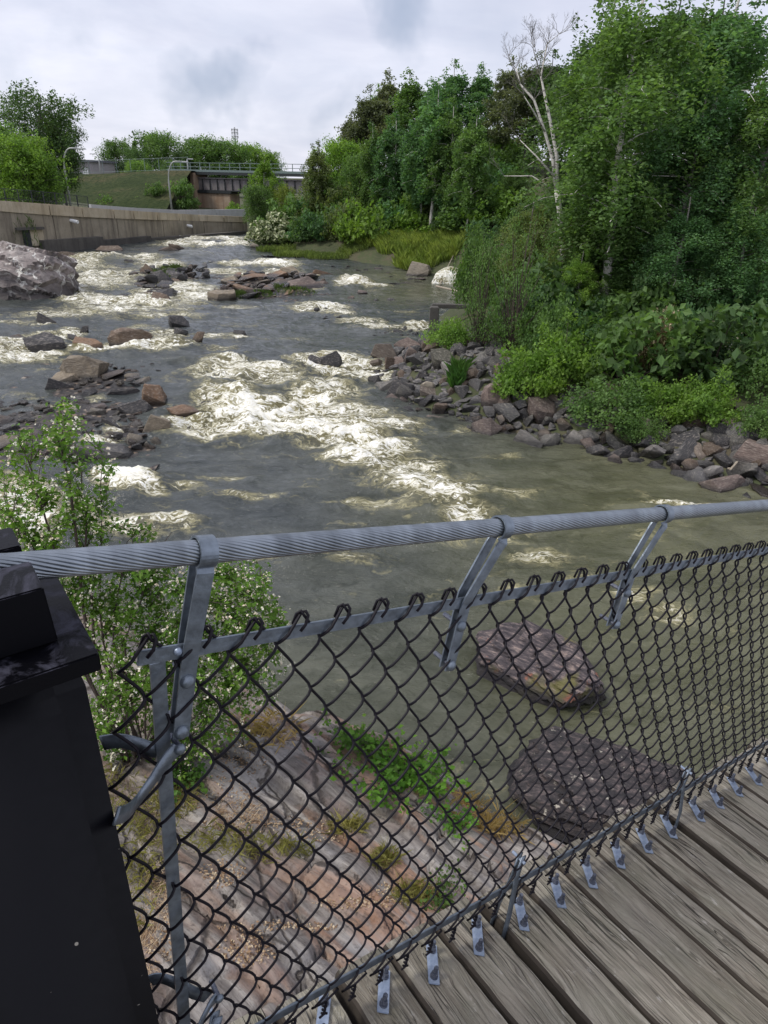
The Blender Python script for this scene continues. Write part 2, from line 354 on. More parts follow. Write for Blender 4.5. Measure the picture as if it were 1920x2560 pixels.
# concrete
def m_conc(name, c0, c1, stain, amt):
    m, t, out = mat(name); P_ = geo(t); n = t.noise(P_, .5, 8, .65, .3); s = t.noise(t.mapping(P_, (1.3, 1.3, .12)), 1.3, 7, .7); n3 = t.noise(P_, 6, 5)
    c = t.mix(t.maprange(n, .3, .7), c0, c1); c = t.mix(t.maprange(s, .47, .68, 0, amt), c, stain)
    c = t.mix(t.maprange(n3, .55, .75, 0, .3), c, tuple(q*.5 for q in c0))
    finish(t, out, c, .88, n3, .4, .03); return m
M['conc_top'] = m_conc('concrete_tan_band', (.40, .33, .22), (.56, .49, .37), (.17, .13, .09), .65)
M['conc_low'] = m_conc('concrete_stained', (.24, .205, .15), (.37, .325, .25), (.075, .062, .05), .8)
M['conc_grey'] = m_conc('concrete_pale_grey', (.40, .41, .42), (.52, .53, .53), (.30, .29, .27), .35)
M['conc_foot'] = m_conc('concrete_dark_footing', (.07, .065, .06), (.13, .12, .105), (.035, .03, .028), .6)
M['conc_pier'] = m_conc('concrete_pier', (.30, .20, .13), (.40, .33, .25), (.16, .10, .07), .6)
M['girder'] = m_conc('rusty_girder', (.17, .155, .155), (.25, .235, .235), (.08, .05, .045), .6)
M['dark_steel'] = m_plain('dark_steel', (.035, .04, .042), .6, .2)
M['teal_rail'] = m_plain('grey_green_rail', (.17, .22, .21), .6, .1)
M['shed'] = m_plain('shed_siding', (.33, .30, .31), .7, 0, .08, 2)
M['shed_roof'] = m_plain('shed_roof', (.10, .10, .12), .7, 0, .1)
M['white'] = m_plain('white_plastic', (.75, .76, .75), .6, 0, .08)
M['pole'] = m_plain('grey_pole', (.42, .43, .42), .5, .3, .1)
M['asphalt'] = m_plain('asphalt', (.055, .055, .058), .9)
M['driftwood'] = m_plain('driftwood', (.36, .31, .24), .85, 0, .35, 12)
M['twig'] = m_plain('twig_bark', (.075, .055, .045), .85, 0, .3, 20)
M['bark'] = m_plain('dark_bark', (.085, .075, .065), .9, 0, .35, 6, .6)
M['greybark'] = m_plain('grey_bark', (.20, .185, .165), .9, 0, .3, 6, .6)
m, t, out = mat('birch_bark'); oc = geo(t)
b = t.noise(t.mapping(oc, (3, 3, 9)), 1.1, 5, .7); b2 = t.noise(t.mapping(oc, (4, 4, 30)), 1, 3)
c = t.mix(t.maprange(b, .55, .62), (.62, .59, .53), (.05, .045, .04)); c = t.mix(t.maprange(b2, .56, .64, 0, .6), c, (.12, .10, .09))
finish(t, out, c, .75, b, .4, .02); M['birch'] = m
# leaves: object colour, per-leaf and per-clump variation, translucent
def m_leaf(name, clump=.5, trans=.42, lo=.6, hi=1.5):
    m, t, out = mat(name); oi = t.n('ShaderNodeObjectInfo'); g = t.n('ShaderNodeNewGeometry')
    r = g.outputs['Random Per Island']; n = t.noise(objc(t), clump, 3, .6)
    val = t.math('MULTIPLY', t.maprange(r, 0, 1, lo, hi), t.maprange(n, .3, .7, .7, 1.25))
    hue = t.maprange(n, .3, .7, .515, .485)
    c = t.n('ShaderNodeHueSaturation', {'Hue': hue, 'Value': val, 'Color': oi.outputs['Color'], 'Saturation': 1.0}).outputs[0]
    p = t.n('ShaderNodeBsdfPrincipled', {'Base Color': c, 'Roughness': .55, 'Specular IOR Level': .25})
    tl = t.n('ShaderNodeBsdfTranslucent', {'Color': t.mix(1.0, c, (1.5, 1.6, .7), 'MULTIPLY')})
    mx = t.n('ShaderNodeMixShader', {0: trans, 1: p.outputs[0], 2: tl.outputs[0]}); t.link(mx.outputs[0], out.inputs[0]); return m
M['leaf'] = m_leaf('leaf'); M['leafnear'] = m_leaf('leaf_near', 1.5, .4)
M['grass'] = m_leaf('grass_blade', .6, .3)
m, t, out = mat('litter'); g = t.n('ShaderNodeNewGeometry')
c = t.ramp(g.outputs['Random Per Island'], [(0, (.12, .07, .04)), (.35, (.26, .16, .09)), (.7, (.42, .30, .18)), (1, (.55, .46, .33))]); finish(t, out, c, .85); M['litter'] = m
M['gap_shade'] = m_plain('shade_painted_board_edge', (.045, .036, .028), .95)  # shade of the deck gaps, painted into the board edge colour
M['gap_dark'] = m_plain('gap_blocker_dark', (.018, .015, .012), .95)  # near-black for the added beams, so the deck gaps look shaded
for nm_, ca, cb in (('blossom_cream', (.30, .34, .16), (.52, .54, .34)), ('blossom_tan', (.30, .24, .13), (.50, .43, .27))):
    m, t, out = mat(nm_); g = t.n('ShaderNodeNewGeometry'); finish(t, out, t.mix(g.outputs['Random Per Island'], ca, cb), .7); M[nm_] = m
m, t, out = mat('blossom'); g = t.n('ShaderNodeNewGeometry')
c = t.ramp(g.outputs['Random Per Island'], [(0, (.62, .50, .36)), (.5, (.74, .68, .52)), (1, (.80, .78, .68))]); finish(t, out, c, .7); M['blossom'] = m
# water with foam attribute
m, t, out = mat('river_water'); P_ = geo(t)
fa = t.n('ShaderNodeAttribute', attribute_name='foam').outputs['Fac']; ta = t.n('ShaderNodeAttribute', attribute_name='olive').outputs['Fac']; sc = t.n('ShaderNodeAttribute', attribute_name='near').outputs['Fac']
wv = t.n('ShaderNodeVectorMath', {0: t.n('ShaderNodeVectorMath', {0: t.noise(P_, .9, 3, .6, 0, True), 1: (.5, .5, .5)}, operation='SUBTRACT').outputs[0], 3: 1.6}, operation='SCALE').outputs[0]
Pw = t.n('ShaderNodeVectorMath', {0: P_, 1: wv}, operation='ADD').outputs[0]
fd = t.mapping(Pw, (.34, 1.9, 1), (0, 0, math.radians(42)))
na = t.noise(fd, 2.1, 6, .60, .6); nb = t.noise(fd, 1.0, 5, .6, 1.2); nc = t.noise(fd, 6.0, 5, .62, .4)
ridge = t.math('SUBTRACT', 1.0, t.math('MULTIPLY', t.math('ABSOLUTE', t.math('SUBTRACT', na, .5)), 11.0), clamp=True)
ridge2 = t.math('SUBTRACT', 1.0, t.math('MULTIPLY', t.math('ABSOLUTE', t.math('SUBTRACT', nb, .5)), 16.0), clamp=True)
nd = t.noise(t.mapping(Pw, (.5, 1.2, 1), (0, 0, math.radians(38)), (9, 4, 0)), 1.25, 5, .6, .5)
fil = t.math('MAXIMUM', t.math('MULTIPLY', ridge, t.maprange(nc, .38, .6)), t.math('MULTIPLY', ridge2, .9))
mixn = t.math('ADD', t.math('MULTIPLY', t.math('SUBTRACT', nd, .5), 2.6), t.math('ADD', t.math('MULTIPLY', t.math('SUBTRACT', na, .5), 1.6), t.math('MULTIPLY', t.math('SUBTRACT', nc, .5), 1.1)))
solid = t.maprange(t.math('ADD', fa, mixn), .74, 1.30)
thin = t.math('MULTIPLY', fil, t.maprange(t.math('ADD', fa, t.math('MULTIPLY', t.math('SUBTRACT', nd, .5), 1.2)), .12, .55))
foam = t.math('MAXIMUM', t.math('MULTIPLY', solid, t.maprange(fa, .15, .4)), thin, clamp=True)
sw = t.maprange(t.noise(t.mapping(Pw, (.5, 1.3, 1), (0, 0, math.radians(25))), .7, 5, .6, 1.0), .35, .65)
deep = t.mix(sw, t.mix(ta, (.036, .043, .043), (.072, .074, .040)), t.mix(ta, (.078, .086, .084), (.140, .140, .088)))
deep = t.mix(t.math('MULTIPLY', t.maprange(fa, .2, .9), .8), deep, (.19, .165, .072))
col = t.mix(t.maprange(foam, 0, .45), deep, (.34, .31, .17))
col = t.mix(t.maprange(foam, .35, .8), col, t.mix(t.maprange(nc, .35, .65), (.72, .69, .56), (.96, .96, .93)))
b1 = t.noise(t.mapping(P_, (.8, 1.6, 1), (0, 0, math.radians(-18))), 1.6, 6, .62, .5); b2 = t.noise(t.mapping(P_, (1, 1.8, 1), (0, 0, math.radians(12))), 7, 4, .6, .3)
hb = t.math('ADD', t.math('ADD', b1, t.math('MULTIPLY', b2, .25)), t.math('ADD', t.math('MULTIPLY', foam, .30), t.math('MULTIPLY', t.math('MULTIPLY', nb, fa), .6)))
finish(t, out, col, t.maprange(foam, 0, 1, .07, .75), hb, t.maprange(foam, 0, .8, .8, .28), .16, 0, .5, IOR=1.33); M['water'] = m
# ------------------------------------------------------------------ GROUND, RIVER
def fan(ys, kx, bx, nc):
    Y = np.repeat(ys[:, None], nc, 1); s = np.linspace(-1, 1, nc)[None, :]; X = s*(kx*np.maximum(Y, 0)+bx); return X.ravel(), Y.ravel()
ys = np.concatenate([np.linspace(-25, 5, 50), 5*np.exp(np.linspace(0, math.log(900/5), 330))[1:]])
X, Y = fan(ys, .95, 14, 380)
Zg = ground(X, Y)
link('ground', mesh_np('ground', np.stack([X, Y, Zg], 1), grid_faces(len(ys), 380)[:, ::-1], True), M['soil'])['kind'] = 'structure'

# foam and turbulence patches: (px, py, half width px, half height px, strength) -> ellipses lying on the water
FOAM = [(105,888,62,5,.8),(214,880,42,5,.85),(320,866,58,5,.9),(33,855,36,4,.7),(108,816,32,3,.6),(447,842,26,4,.6),(490,860,20,4,.6),(600,844,28,3,.5),(824,927,38,7,1.0),(782,920,32,5,.95),(398,762,32,6,.95),(373,1015,40,6,.5),(420,1075,30,6,.6),(620,935,125,20,.75),(560,912,60,12,.6),(720,955,80,20,.5),(830,900,95,16,.8),(905,925,60,22,.7),(960,935,30,18,.6),(560,1000,65,24,.85),(640,1035,130,28,1.15),(470,1062,60,22,.9),
 (700,1072,200,24,1.0),(560,1085,100,14,.8),(775,1015,55,32,1.0),(830,985,70,25,.6),(870,1040,70,25,.7),(860,1090,95,28,.9),(950,1065,100,22,.6),(920,1035,60,18,.45),(900,1145,85,26,.85),(980,1130,60,24,.7),(985,1170,75,30,.65),
 (1040,1205,95,28,.65),(1110,1240,90,28,.65),(1170,1285,70,22,.65),(1060,1165,60,22,.5),(1150,1200,70,18,.3),(1250,1330,70,26,.42),(1350,1390,70,26,.45),(1120,1330,110,20,.35),(950,1260,120,12,.34),
 (310,1213,62,20,1.2),(375,1232,40,12,.6),(470,1222,50,10,.46),(620,1245,90,9,.44),(560,1200,60,8,.3),(430,1308,75,16,.75),(300,1320,120,30,.5),(50,1270,90,60,.9),(40,1330,90,40,.7),(800,1385,80,10,.5),(880,1402,60,12,.42),(640,1400,70,12,.35),(1010,1270,60,8,.35),
 (1580,1500,60,26,.45),(1660,1540,70,30,.38),(1450,1450,60,18,.4),(1280,1480,50,20,.3),(1750,1400,60,22,.22),(1180,1075,60,12,.3),(1240,1140,70,12,.28),(1300,1240,90,16,.25),
 (250,700,90,24,.75),(205,665,50,16,.7),(190,728,40,22,.8),(300,752,120,14,1.05),(380,742,60,16,.85),(190,790,150,9,.6),(300,775,160,10,.65),(420,790,100,7,.4),(400,664,55,12,.8),(350,648,50,10,.75),(255,645,70,9,.85),(200,640,30,6,.6),(290,690,60,20,.6),
 (455,725,55,18,.9),(500,745,60,12,.9),(440,760,70,10,.6),(525,735,30,16,.7),(540,612,90,5,.9),(450,612,50,6,.7),(470,600,60,4,.8),(560,598,60,4,.7),(600,612,40,4,.7),(610,660,60,6,.75),(690,662,55,8,.95),(640,690,70,6,.6),(560,680,60,6,.5),(700,680,40,5,.6),
 (885,706,45,10,1.05),(930,715,40,5,.6),(780,722,30,6,.6),(770,690,30,5,.5),(600,770,50,5,.4),(800,770,70,8,.7),(850,785,40,6,.6),(900,808,60,7,.65),(960,822,60,7,.6),(1045,818,35,9,.7),(1010,780,40,5,.4),
 (60,862,90,9,.8),(130,845,60,10,.6),(40,895,90,12,.75),(30,880,60,8,.7),(180,838,30,10,.7),(265,870,60,10,1.0),(330,872,80,9,.9),(380,860,60,8,.8),(450,862,40,7,.7),(420,835,50,10,.5),(540,840,60,7,.42),(560,870,50,6,.35),(30,810,60,6,.4),(240,1000,40,10,.3),(250,1110,40,14,.7),(290,1085,25,20,.6),(265,1135,35,12,.7),(120,1020,60,10,.3),(60,990,60,8,.25),(350,820,60,5,.4),(620,815,80,5,.2),(700,850,60,5,.2),(1660,1265,60,7,.6),(1740,1272,60,6,.7),(1650,1340,90,14,.2)]
FOAM = [(q[0], q[1], q[2], q[3], q[4]*(.80 if q[1] < 800 and q[3] > 8 else 1)) for q in FOAM]
def ell(lst, X, Y, grow=1.0):
    m = np.zeros(X.shape)
    for px, py, rx, ry, st in lst:
        c = at_w(px, py)[:2]; a = at_w(px+rx, py)[:2]-c; b = (at_w(px, py-ry)[:2]-at_w(px, py+ry)[:2])*.5
        det = a[0]*b[1]-a[1]*b[0]; dx, dy = X-c[0], Y-c[1]
        u_ = (dx*b[1]-dy*b[0])/det; v_ = (dy*a[0]-dx*a[1])/det
        m = np.maximum(m, st*np.exp(-.75*((u_*u_+v_*v_)/grow**2)**1.3))
    return m
ysw = 3.5*np.exp(np.linspace(0, math.log(118/3.5), 760)); NCW = 640
ysw = np.concatenate([np.linspace(-22, 3.3, 40), ysw])
X, Y = fan(ysw, .74, 3.2, NCW)
foam = ell(FOAM, X, Y); turb = np.clip(ell(FOAM, X, Y, 1.7), 0, 1)
wp = fbm(P2(X, Y, .35, .35), 3, 50)
A1 = fbm(P2(X+wp*2, Y*1.0, .75, 1.0, 3), 5, 60, .55); A2 = 1-np.abs(fbm(P2(X, Y+wp, 1.5, 2.1, 9), 5, 70, .6))*2.4; A3 = fbm(P2(X, Y, .22, .5), 3, 80)
A4 = fbm(P2(X*.94+Y*.3, Y*.94-X*.3, .9, 3.0, 5), 4, 90)
dsh = seg_dist(X, Y, RIVER, True)
A5 = 1-np.abs(fbm(P2(X*.9+Y*.35+wp, Y*.9-X*.35, .34, .62, 2), 3, 95, .5))*2.6
hh = A1*.36*turb + A2*.11*turb**1.2 + A5*.30*turb
A6 = fbm(P2(X*.8+Y*.6, Y*.8-X*.6, .35, 1.1, 4), 3, 99)
Zw = wz(Y) + A1*.05 + hh + A3*.05 + A6*.07 + A4*.045*np.clip(Y/14, .25, 1.6)
foam = np.clip(foam*(1+.9*np.clip(hh, -.5, .6)), 0, 1.3)
mound = ell([(520,905,120,9,.25),(640,985,110,14,.5),(760,975,90,14,.5),(540,975,60,12,.45),(850,970,60,12,.35),(500,900,70,8,.2),(250,655,80,9,.6),(480,640,50,8,.5),(880,1000,60,12,.25),(700,920,60,8,.4),(960,1130,50,16,.25),(640,905,110,7,.15)], X, Y)
Zw = Zw + mound*.9
olive = np.clip(sstep(-6, 9, X - (Y-16)*.18)*sstep(42, 22, Y) + mound*1.0 + .25*wp + ell([(1050,728,150,30,.8),(980,690,140,18,.8)], X, Y), 0, 1)
olive = np.maximum(olive, .55*sstep(17, 9, Y))
near_ = sstep(30, 8, Y)
link('river', mesh_np('river', np.stack([X, Y, Zw], 1), grid_faces(len(ysw), NCW)[:, ::-1], True, {'foam': foam, 'olive': olive, 'near': near_}), M['water'])['kind'] = 'structure'
def water_z(x, y): return float(wz(y))

# ------------------------------------------------------------------ BEDROCK under the bridge end
gx, gy = np.meshgrid(np.linspace(-9.5, 9, 520), np.linspace(-1.5, 11.5, 400)); X, Y = gx.ravel(), gy.ravel()
NB = NEAR + [(30, -30), (-30, -30), (-30, 12), (-14, 11.6)]
d = seg_dist(X, Y, NEAR) * np.where(inside(X, Y, NB), 1, -1)
def slab(X, Y, d):
    c, s = math.cos(math.radians(38)), math.sin(math.radians(38)); U_, V_ = X*c-Y*s, X*s+Y*c
    s1 = fbm(np.stack([U_*.45, V_*2.0, 0*X], 1), 4, 11); lay = V_*.85+s1*1.3 + .3*fbm(np.stack([U_, V_, 0*X], 1), 3, 5)
    st_ = lay-np.floor(lay); steps = sstep(.0, .16, st_)-st_
    b = fbm(P2(X, Y, .55, .55), 4, 20); fine = fbm(np.stack([U_*3, V_*9, 0*X], 1), 4, 33, .6)
    h = np.where(d > 0, 1-np.exp(-np.maximum(d, 0)*1.1), d*1.3)*1.15 + .13*np.clip(d, 0, 9)
    crk = np.abs(fbm(P2(X, Y, .9, .9), 3, 44)); 
    rq = np.random.RandomState(17); cp = rq.uniform((-9, -11), (13, 12), (330, 2)); cw = .22*fbm(P2(X, Y, 1.3, 1.3), 2, 71); cu, cv = U_*.8+cw, V_*1.25+cw*.6
    f1 = np.full(X.shape, 9.); f2 = f1.copy(); off = np.zeros(X.shape); cpu = cp*np.array([.8, 1.25]); ch = rq.uniform(-1, 1, (330, 3))
    for k_ in range(330):
        dd = np.hypot(cu-cpu[k_, 0], cv-cpu[k_, 1]); n_ = dd < f1; f2 = np.where(n_, f1, np.minimum(f2, dd)); f1 = np.where(n_, dd, f1)
        off = np.where(n_, ch[k_, 0]*.075+ch[k_, 1]*.10*(cu-cpu[k_, 0])+ch[k_, 2]*.10*(cv-cpu[k_, 1]), off)
    edge = np.exp(-((f2-f1)/.035)**2)
    h = h + off*np.clip(d+.4, 0, 1) - .075*edge
    return h + .20*steps*np.clip(d+.3, 0, 1) + .30*b + .035*fine - .10*np.exp(-(crk/.02)**2) - .05
Z = slab(X, Y, d)
link('bedrock_bank', mesh_np('bedrock_bank', np.stack([X, Y, Z], 1), grid_faces(400, 520), True), M['bedrock'])['kind'] = 'structure'
from mathutils.bvhtree import BVHTree
def slab_z(x, y):
    i = min(max((x+9.5)/18.5*519, 0), 518); j = min(max((y+1.5)/13*399, 0), 398); i0, j0 = int(i), int(j)
    return float(Z_s[j0, i0]*(1-(i-i0))*(1-(j-j0)) + Z_s[j0, i0+1]*(i-i0)*(1-(j-j0)) + Z_s[j0+1, i0]*(1-(i-i0))*(j-j0) + Z_s[j0+1, i0+1]*(i-i0)*(j-j0))
Z_s = Z.reshape(400, 520)
def at_slab(px, py):
    z = 1.0
    for _ in range(25):
        p = at_z(px, py, z); z = .6*z+.4*slab_z(p[0], p[1])
    return at_z(px, py, z)

# ------------------------------------------------------------------ FOOTBRIDGE (frame: u along, w across, n up)
def nrm(v): v = np.array(v, float); return v/np.linalg.norm(v)
bu = nrm(ray(3166, 1161)); bw0 = -nrm(ray(-468, 397)); bw0[2] = 0; bw0 = nrm(bw0); bw = nrm(bw0-bu*(bw0@bu)); bn = np.cross(bu, bw); bn = bn if bn[2] > 0 else -bn
OA = CAM + ray(322*1.1573, 1412*1.1573)*.85
def B(u, w_, n): return OA + bu*u + bw*w_ + bn*n
BX = np.array([bu, bw, bn])
BM = Matrix(((bu[0], bw[0], bn[0], OA[0]), (bu[1], bw[1], bn[1], OA[1]), (bu[2], bw[2], bn[2], OA[2]), (0, 0, 0, 1)))
def hitB(px, py, ax, val):
    a = BX[ax]; d = ray(px, py); t_ = ((OA-CAM)@a+val)/(d@a); Q = CAM+d*t_-OA; return np.array([Q@bu, Q@bw, Q@bn])
def bthing(name, label, cat, u=0, w_=0, n=0, group=None):
    o = bpy.data.objects.new(name, None); COL.objects.link(o); o.matrix_world = BM @ Matrix.Translation((u, w_, n)); o.empty_display_size = .05
    return tag(o, label, cat, group)

# deck: every plank, plate and bolt is a part
rng = random.Random(5)
DN = -.98
deck = bthing('bridge_deck', 'weathered grey plank deck of the footbridge sloping down to the lower right', 'bridge deck', .6, 0, DN)
edges = [-.10, .07, .215, .365, .515, .665, .815, .965, 1.12, 1.27, 1.43, 1.56, 1.665, 1.80, 1.95, 2.10, 2.25, 2.40, 2.55, 2.70, 2.85, 3.0, 3.15, 3.3, 3.45, 3.6]
wide = {3: .024, 4: .022, 7: .026, 13: .028}
for i in range(len(edges)-1):
    g0 = wide.get(i, .008)*.5; g1 = wide.get(i+1, .008)*.5
    if i == 4: g0 = .016
    a, b = edges[i]+g0, edges[i+1]-g1
    wdt = b-a; L0, L1 = -.085+rng.uniform(-.012, .012), 1.75; ny = 48; prof = [(-.5, -1), (-.5, -.12), (-.46, 0), (-.2, .0), (.2, 0), (.46, 0), (.5, -.12), (.5, -1)]
    V = []; amp = rng.uniform(.001, .0035)
    for j in range(ny):
        y = L0+(L1-L0)*(j/(ny-1))**1.5
        e0 = math.sin(y*7+i)*.0012+rng.uniform(-1, 1)*.0014; e1 = math.cos(y*6+i*2)*.0012+rng.uniform(-1, 1)*.0014
        for (pu, pn) in prof:
            V.append((pu*wdt+(e0 if pu < 0 else e1)*(abs(pu) > .4), y, pn*.055+(amp*math.cos(pu*3.1)+.0008*math.sin(y*9+i) if pn == 0 else 0)))
    k = len(prof); Fc = [(j*k+m_, j*k+(m_+1) % k, j*k+k+(m_+1) % k, j*k+k+m_) for j in range(ny-1) for m_ in range(k)] + [tuple(range(k)), tuple(reversed(range((ny-1)*k, ny*k)))]
    mb = MB(); mb.add(V, Fc); o = mb.build('plank', M['wood'], deck); o.data.materials.append(M['gap_shade'])
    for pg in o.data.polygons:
        if abs(pg.normal.x) > .7: pg.material_index = 1  # side faces take the painted gap shade
    o.location = ((a+b)/2-.6, 0, rng.uniform(-.003, .003)); o.rotation_euler.x = rng.uniform(-.003, .003)
for wv_ in np.arange(.0, 1.8, .17): MB().box((1.2, wv_, -.185), (3.6, .13, .24)).build('gap_blocker_beam', M['gap_dark'], deck)  # beams added below the deck to block light and blacken the plank gaps
for j, u0 in enumerate((.13, .985, 1.79, 2.6)): MB().tube([(u0-.6, -.10, -.33), (u0-.6, 1.7, -.33)], .02, 10).build('cross_rod', M['dark_steel'], deck)
PL = [((45, 815), (38, 873)), ((265, 690), (263, 795)), ((440, 600), (445, 690)), ((603, 505), (610, 590)), ((757, 425), (772, 500)), ((890, 350), (905, 420)), ((1003, 285), (1020, 350)), ((1108, 220), (1125, 280)), ((1202, 170), (1223, 225)), ((1290, 118), (1312, 175))]
PL = [tuple((x*.687+780, y*.687+1960) for x, y in p) for p in PL]
PL += [tuple((x*.506+1080, y*.506+1500) for x, y in p) for p in (((1295, 1000), (1325, 1060)), ((1395, 940), (1422, 1000)), ((1487, 885), (1515, 940)), ((1578, 832), (1610, 890)))]
pe = [(hitB(*a, 2, DN+.018), hitB(*b, 2, DN+.014)) for a, b in PL]
for q in range(4):
    a, b = pe[-1]; s_ = np.array([.152, 0.002, 0]); pe.append((a+s_, b+s_))
bolt_me = None
for a, b in pe:
    mid = (a+b)/2; dv = b-a; dv[2] = 0; L = .058; ang = math.atan2(dv[1], dv[0])
    mb = MB().box((0, 0, .0035), (.098, .026, .004)); pl = mb.build('clamp_plate', M['plate'], deck, bevel=.0012)
    pl.location = (mid[0]-.6, mid[1], .003); pl.rotation_euler.z = ang + rng.uniform(-.05, .05)
    if bolt_me is None:
        mb = MB(); mb.tube([(0, 0, .0045), (0, 0, .0075)], .0095, 14); mb.tube([(0, 0, .0075), (0, 0, .0165)], .0082, 6); mb.tube([(0, 0, .0165), (0, 0, .033)], .0048, 8)
        for z_ in np.arange(.018, .032, .003): mb.tube([(0, 0, z_), (0, 0, z_+.0015)], .0054, 8)
        bolt_me = mb.mesh('bolt'); bolt_me.materials.append(M['bolt'])
    for s_ in (-1, 1):
        bo = link('bolt', bolt_me, None, pl); bo.location = (s_*.032, 0, .0015); bo.rotation_euler = (rng.uniform(-.06, .06), rng.uniform(-.06, .06), rng.uniform(0, 1))

# main cable: helical strands round a core
CR = .0158; CN = .1345
cable = bthing('wire_rope_handrail', 'thick twisted steel wire rope running as the footbridge handrail', 'handrail cable', 0, 0, CN)
us = np.arange(-.5, 3.6, .008); NS = 19; lay = .29
st_ = MB().tube([(u_, (CR-.0026)*math.cos(-2*math.pi*u_/lay), (CR-.0026)*math.sin(-2*math.pi*u_/lay)) for u_ in us], .0026, 6, cap=False).mesh('strand', True)
st_.materials.append(M['cable'])
for k in range(NS):
    o = link('strand', st_, None, cable); o.rotation_euler.x = 2*math.pi*k/NS
MB().tube([(-.5, 0, 0), (1.5, 0, 0), (3.6, 0, 0)], CR-.0032, 16).build('core', M['cable_core'], cable, True)

# chain link fence
A_ = .03635; PV = .0885
def wire_mesh(par):
    top, bot = .020, -.905; pts = []
    # phase: at height n, x = tri(theta); knots at right extreme where theta=pi/2
    ph0 = 0 if par == 0 else math.pi
    K0 = -.0633
    ns = np.arange(top-.010, bot, -PV/14)
    for n in ns:
        th = 2*math.pi*(n-K0)/PV + ph0          # x extreme (+) at n=K0 for par 0
        c = math.cos(th); x = A_/2*(2/math.pi*math.asin(.965*c))/(2/math.pi*math.asin(.965))
        wv_ = -.0078*math.tanh(2.2*math.sin(th))
        pts.append((x, wv_, n))
    return pts
def tri_x(n, par):
    th = 2*math.pi*(n+.0633)/PV + (0 if par == 0 else math.pi); return th
wires = {}
for par in (0, 1):
    P_l = wire_mesh(par); x_side = 1 if par == 0 else -1     # side of the hook (even column)
    # top: run up to the hook on the side that meets its partner, bend over the bar
    hook = [(x_side*A_/2, -.004*x_side, .024), (x_side*A_/2+.002, .003, .0285), (x_side*A_/2+.004, .008, .024), (x_side*A_/2-.002*x_side+.003, .0095, .010), (x_side*A_/2-.006, .010, .001)] if par == 0 else \
           [(x_side*A_/2, .004, .022), (x_side*A_/2-.003, -.002, .0275), (x_side*A_/2-.006, -.0075, .021), (x_side*A_/2-.009, -.0085, .004)]
    P_l = P_l[2:]; body = P_l
    end = body[-1]; ex = x_side*A_/2; tw = []
    for q in range(9):
        s_ = q/8; an = q*1.25+(0 if par == 0 else math.pi); r_ = .0035
        tw.append((ex+math.cos(an)*r_, math.sin(an)*r_+.002, end[2]-.006-s_*.034))
    tw.append((ex+(.010 if par == 0 else -.010), .004, tw[-1][2]-.004))
    ntrim = [p for p in body if p[2] < .012]; pts = list(reversed(hook)) + ntrim + tw
    me = MB().tube(pts, .0024, 6).mesh('wire', True); me.materials.append(M['wire']); wires[par] = me
fence = bthing('chain_link_fence', 'black vinyl chain link mesh held on flat grey bars along the footbridge', 'fence', 0, 0, -.42)
nw = int((3.3+.075)/A_)
for i in range(-2, nw):
    par = i % 2; o = link('wire', wires[par], None, fence); u0 = i*A_ + A_/2
    # par 0 meets partner at its right side (even hook column at u = k*2A)
    u0 += -A_ if False else 0
    o.location = (u0+A_*1.0, 0, .42); o.rotation_euler.z = rng.uniform(-.03, .03)
MB().box((1.641, 0, .42-.004), (3.31, .005, .021)).build('top_bar', M['steel'], fence, bevel=.0008)
MB().box((1.75, 0, .42-.868), (3.2, .005, .021)).build('bottom_bar', M['steel'], fence, bevel=.0008)
p0, p1 = hitB(393, 1655, 1, -.006), hitB(424, 2105, 1, -.006); p2 = hitB(466, 2620, 1, -.006)
MB().ribbon([p+np.array([0, 0, .42]) for p in (p0, p1, p2)], (1, 0, 0), .0195, .005).build('end_bar', M['steel'], fence)
mb = MB(); mb.dome((.036, .003, .42-.002), (0, 1, 0), .006, .005); mb.build('bolt', M['plate'], fence, True)

# brace bands round the tower post, bolted to the end bar
def band(pa, pb, label):
    t_ = bthing('brace_band', label, 'brace band', *(hitB(*pb[-1][:2], 1, pb[-1][2])))
    inv = hitB(*pb[-1][:2], 1, pb[-1][2])
    for pts in (pa, pb):
        Q = [hitB(x, y, 1, w_)-inv for x, y, w_ in pts]
        # smooth
        R = []
        for i in range(len(Q)-1):
            for s_ in (0, .25, .5, .75):
                p_m = Q[max(i-1, 0)]; p_n = Q[min(i+2, len(Q)-1)]; a_, b_ = Q[i], Q[i+1]
                R.append(.5*((2*a_)+(-p_m+b_)*s_+(2*p_m-5*a_+4*b_-p_n)*s_**2+(-p_m+3*a_-3*b_+p_n)*s_**3))
        R.append(Q[-1]); MB().ribbon(R, (0, 0, 1), .021, .0032).build('strap', M['steel'], t_, True)
    MB().dome((0, .004, 0), (0, 1, 0), .0085, .007).build('bolt_head', M['steel'], t_, True)
    MB().tube([(0, -.03, 0), (0, .006, 0)], .0045, 8).build('bolt_shank', M['bolt'], t_)
    return t_
band([(255, 1857, -.045), (300, 1852, -.03), (345, 1862, -.02), (390, 1876, -.012), (430, 1876, -.010)],
     [(290, 2040, .085), (318, 2030, .06), (345, 2000, .035), (385, 1945, .018), (420, 1895, .012), (447, 1868, .012)], 'upper flat steel band bolting the fence end bar to the black post')
band([(375, 2452, -.045), (400, 2445, -.035), (440, 2458, -.02), (480, 2480, -.012), (520, 2492, -.010)],
     [(485, 2600, .06), (500, 2560, .035), (515, 2530, .02), (530, 2505, .013), (545, 2490, .012)], 'lower flat steel band bolting the fence end bar to the black post')

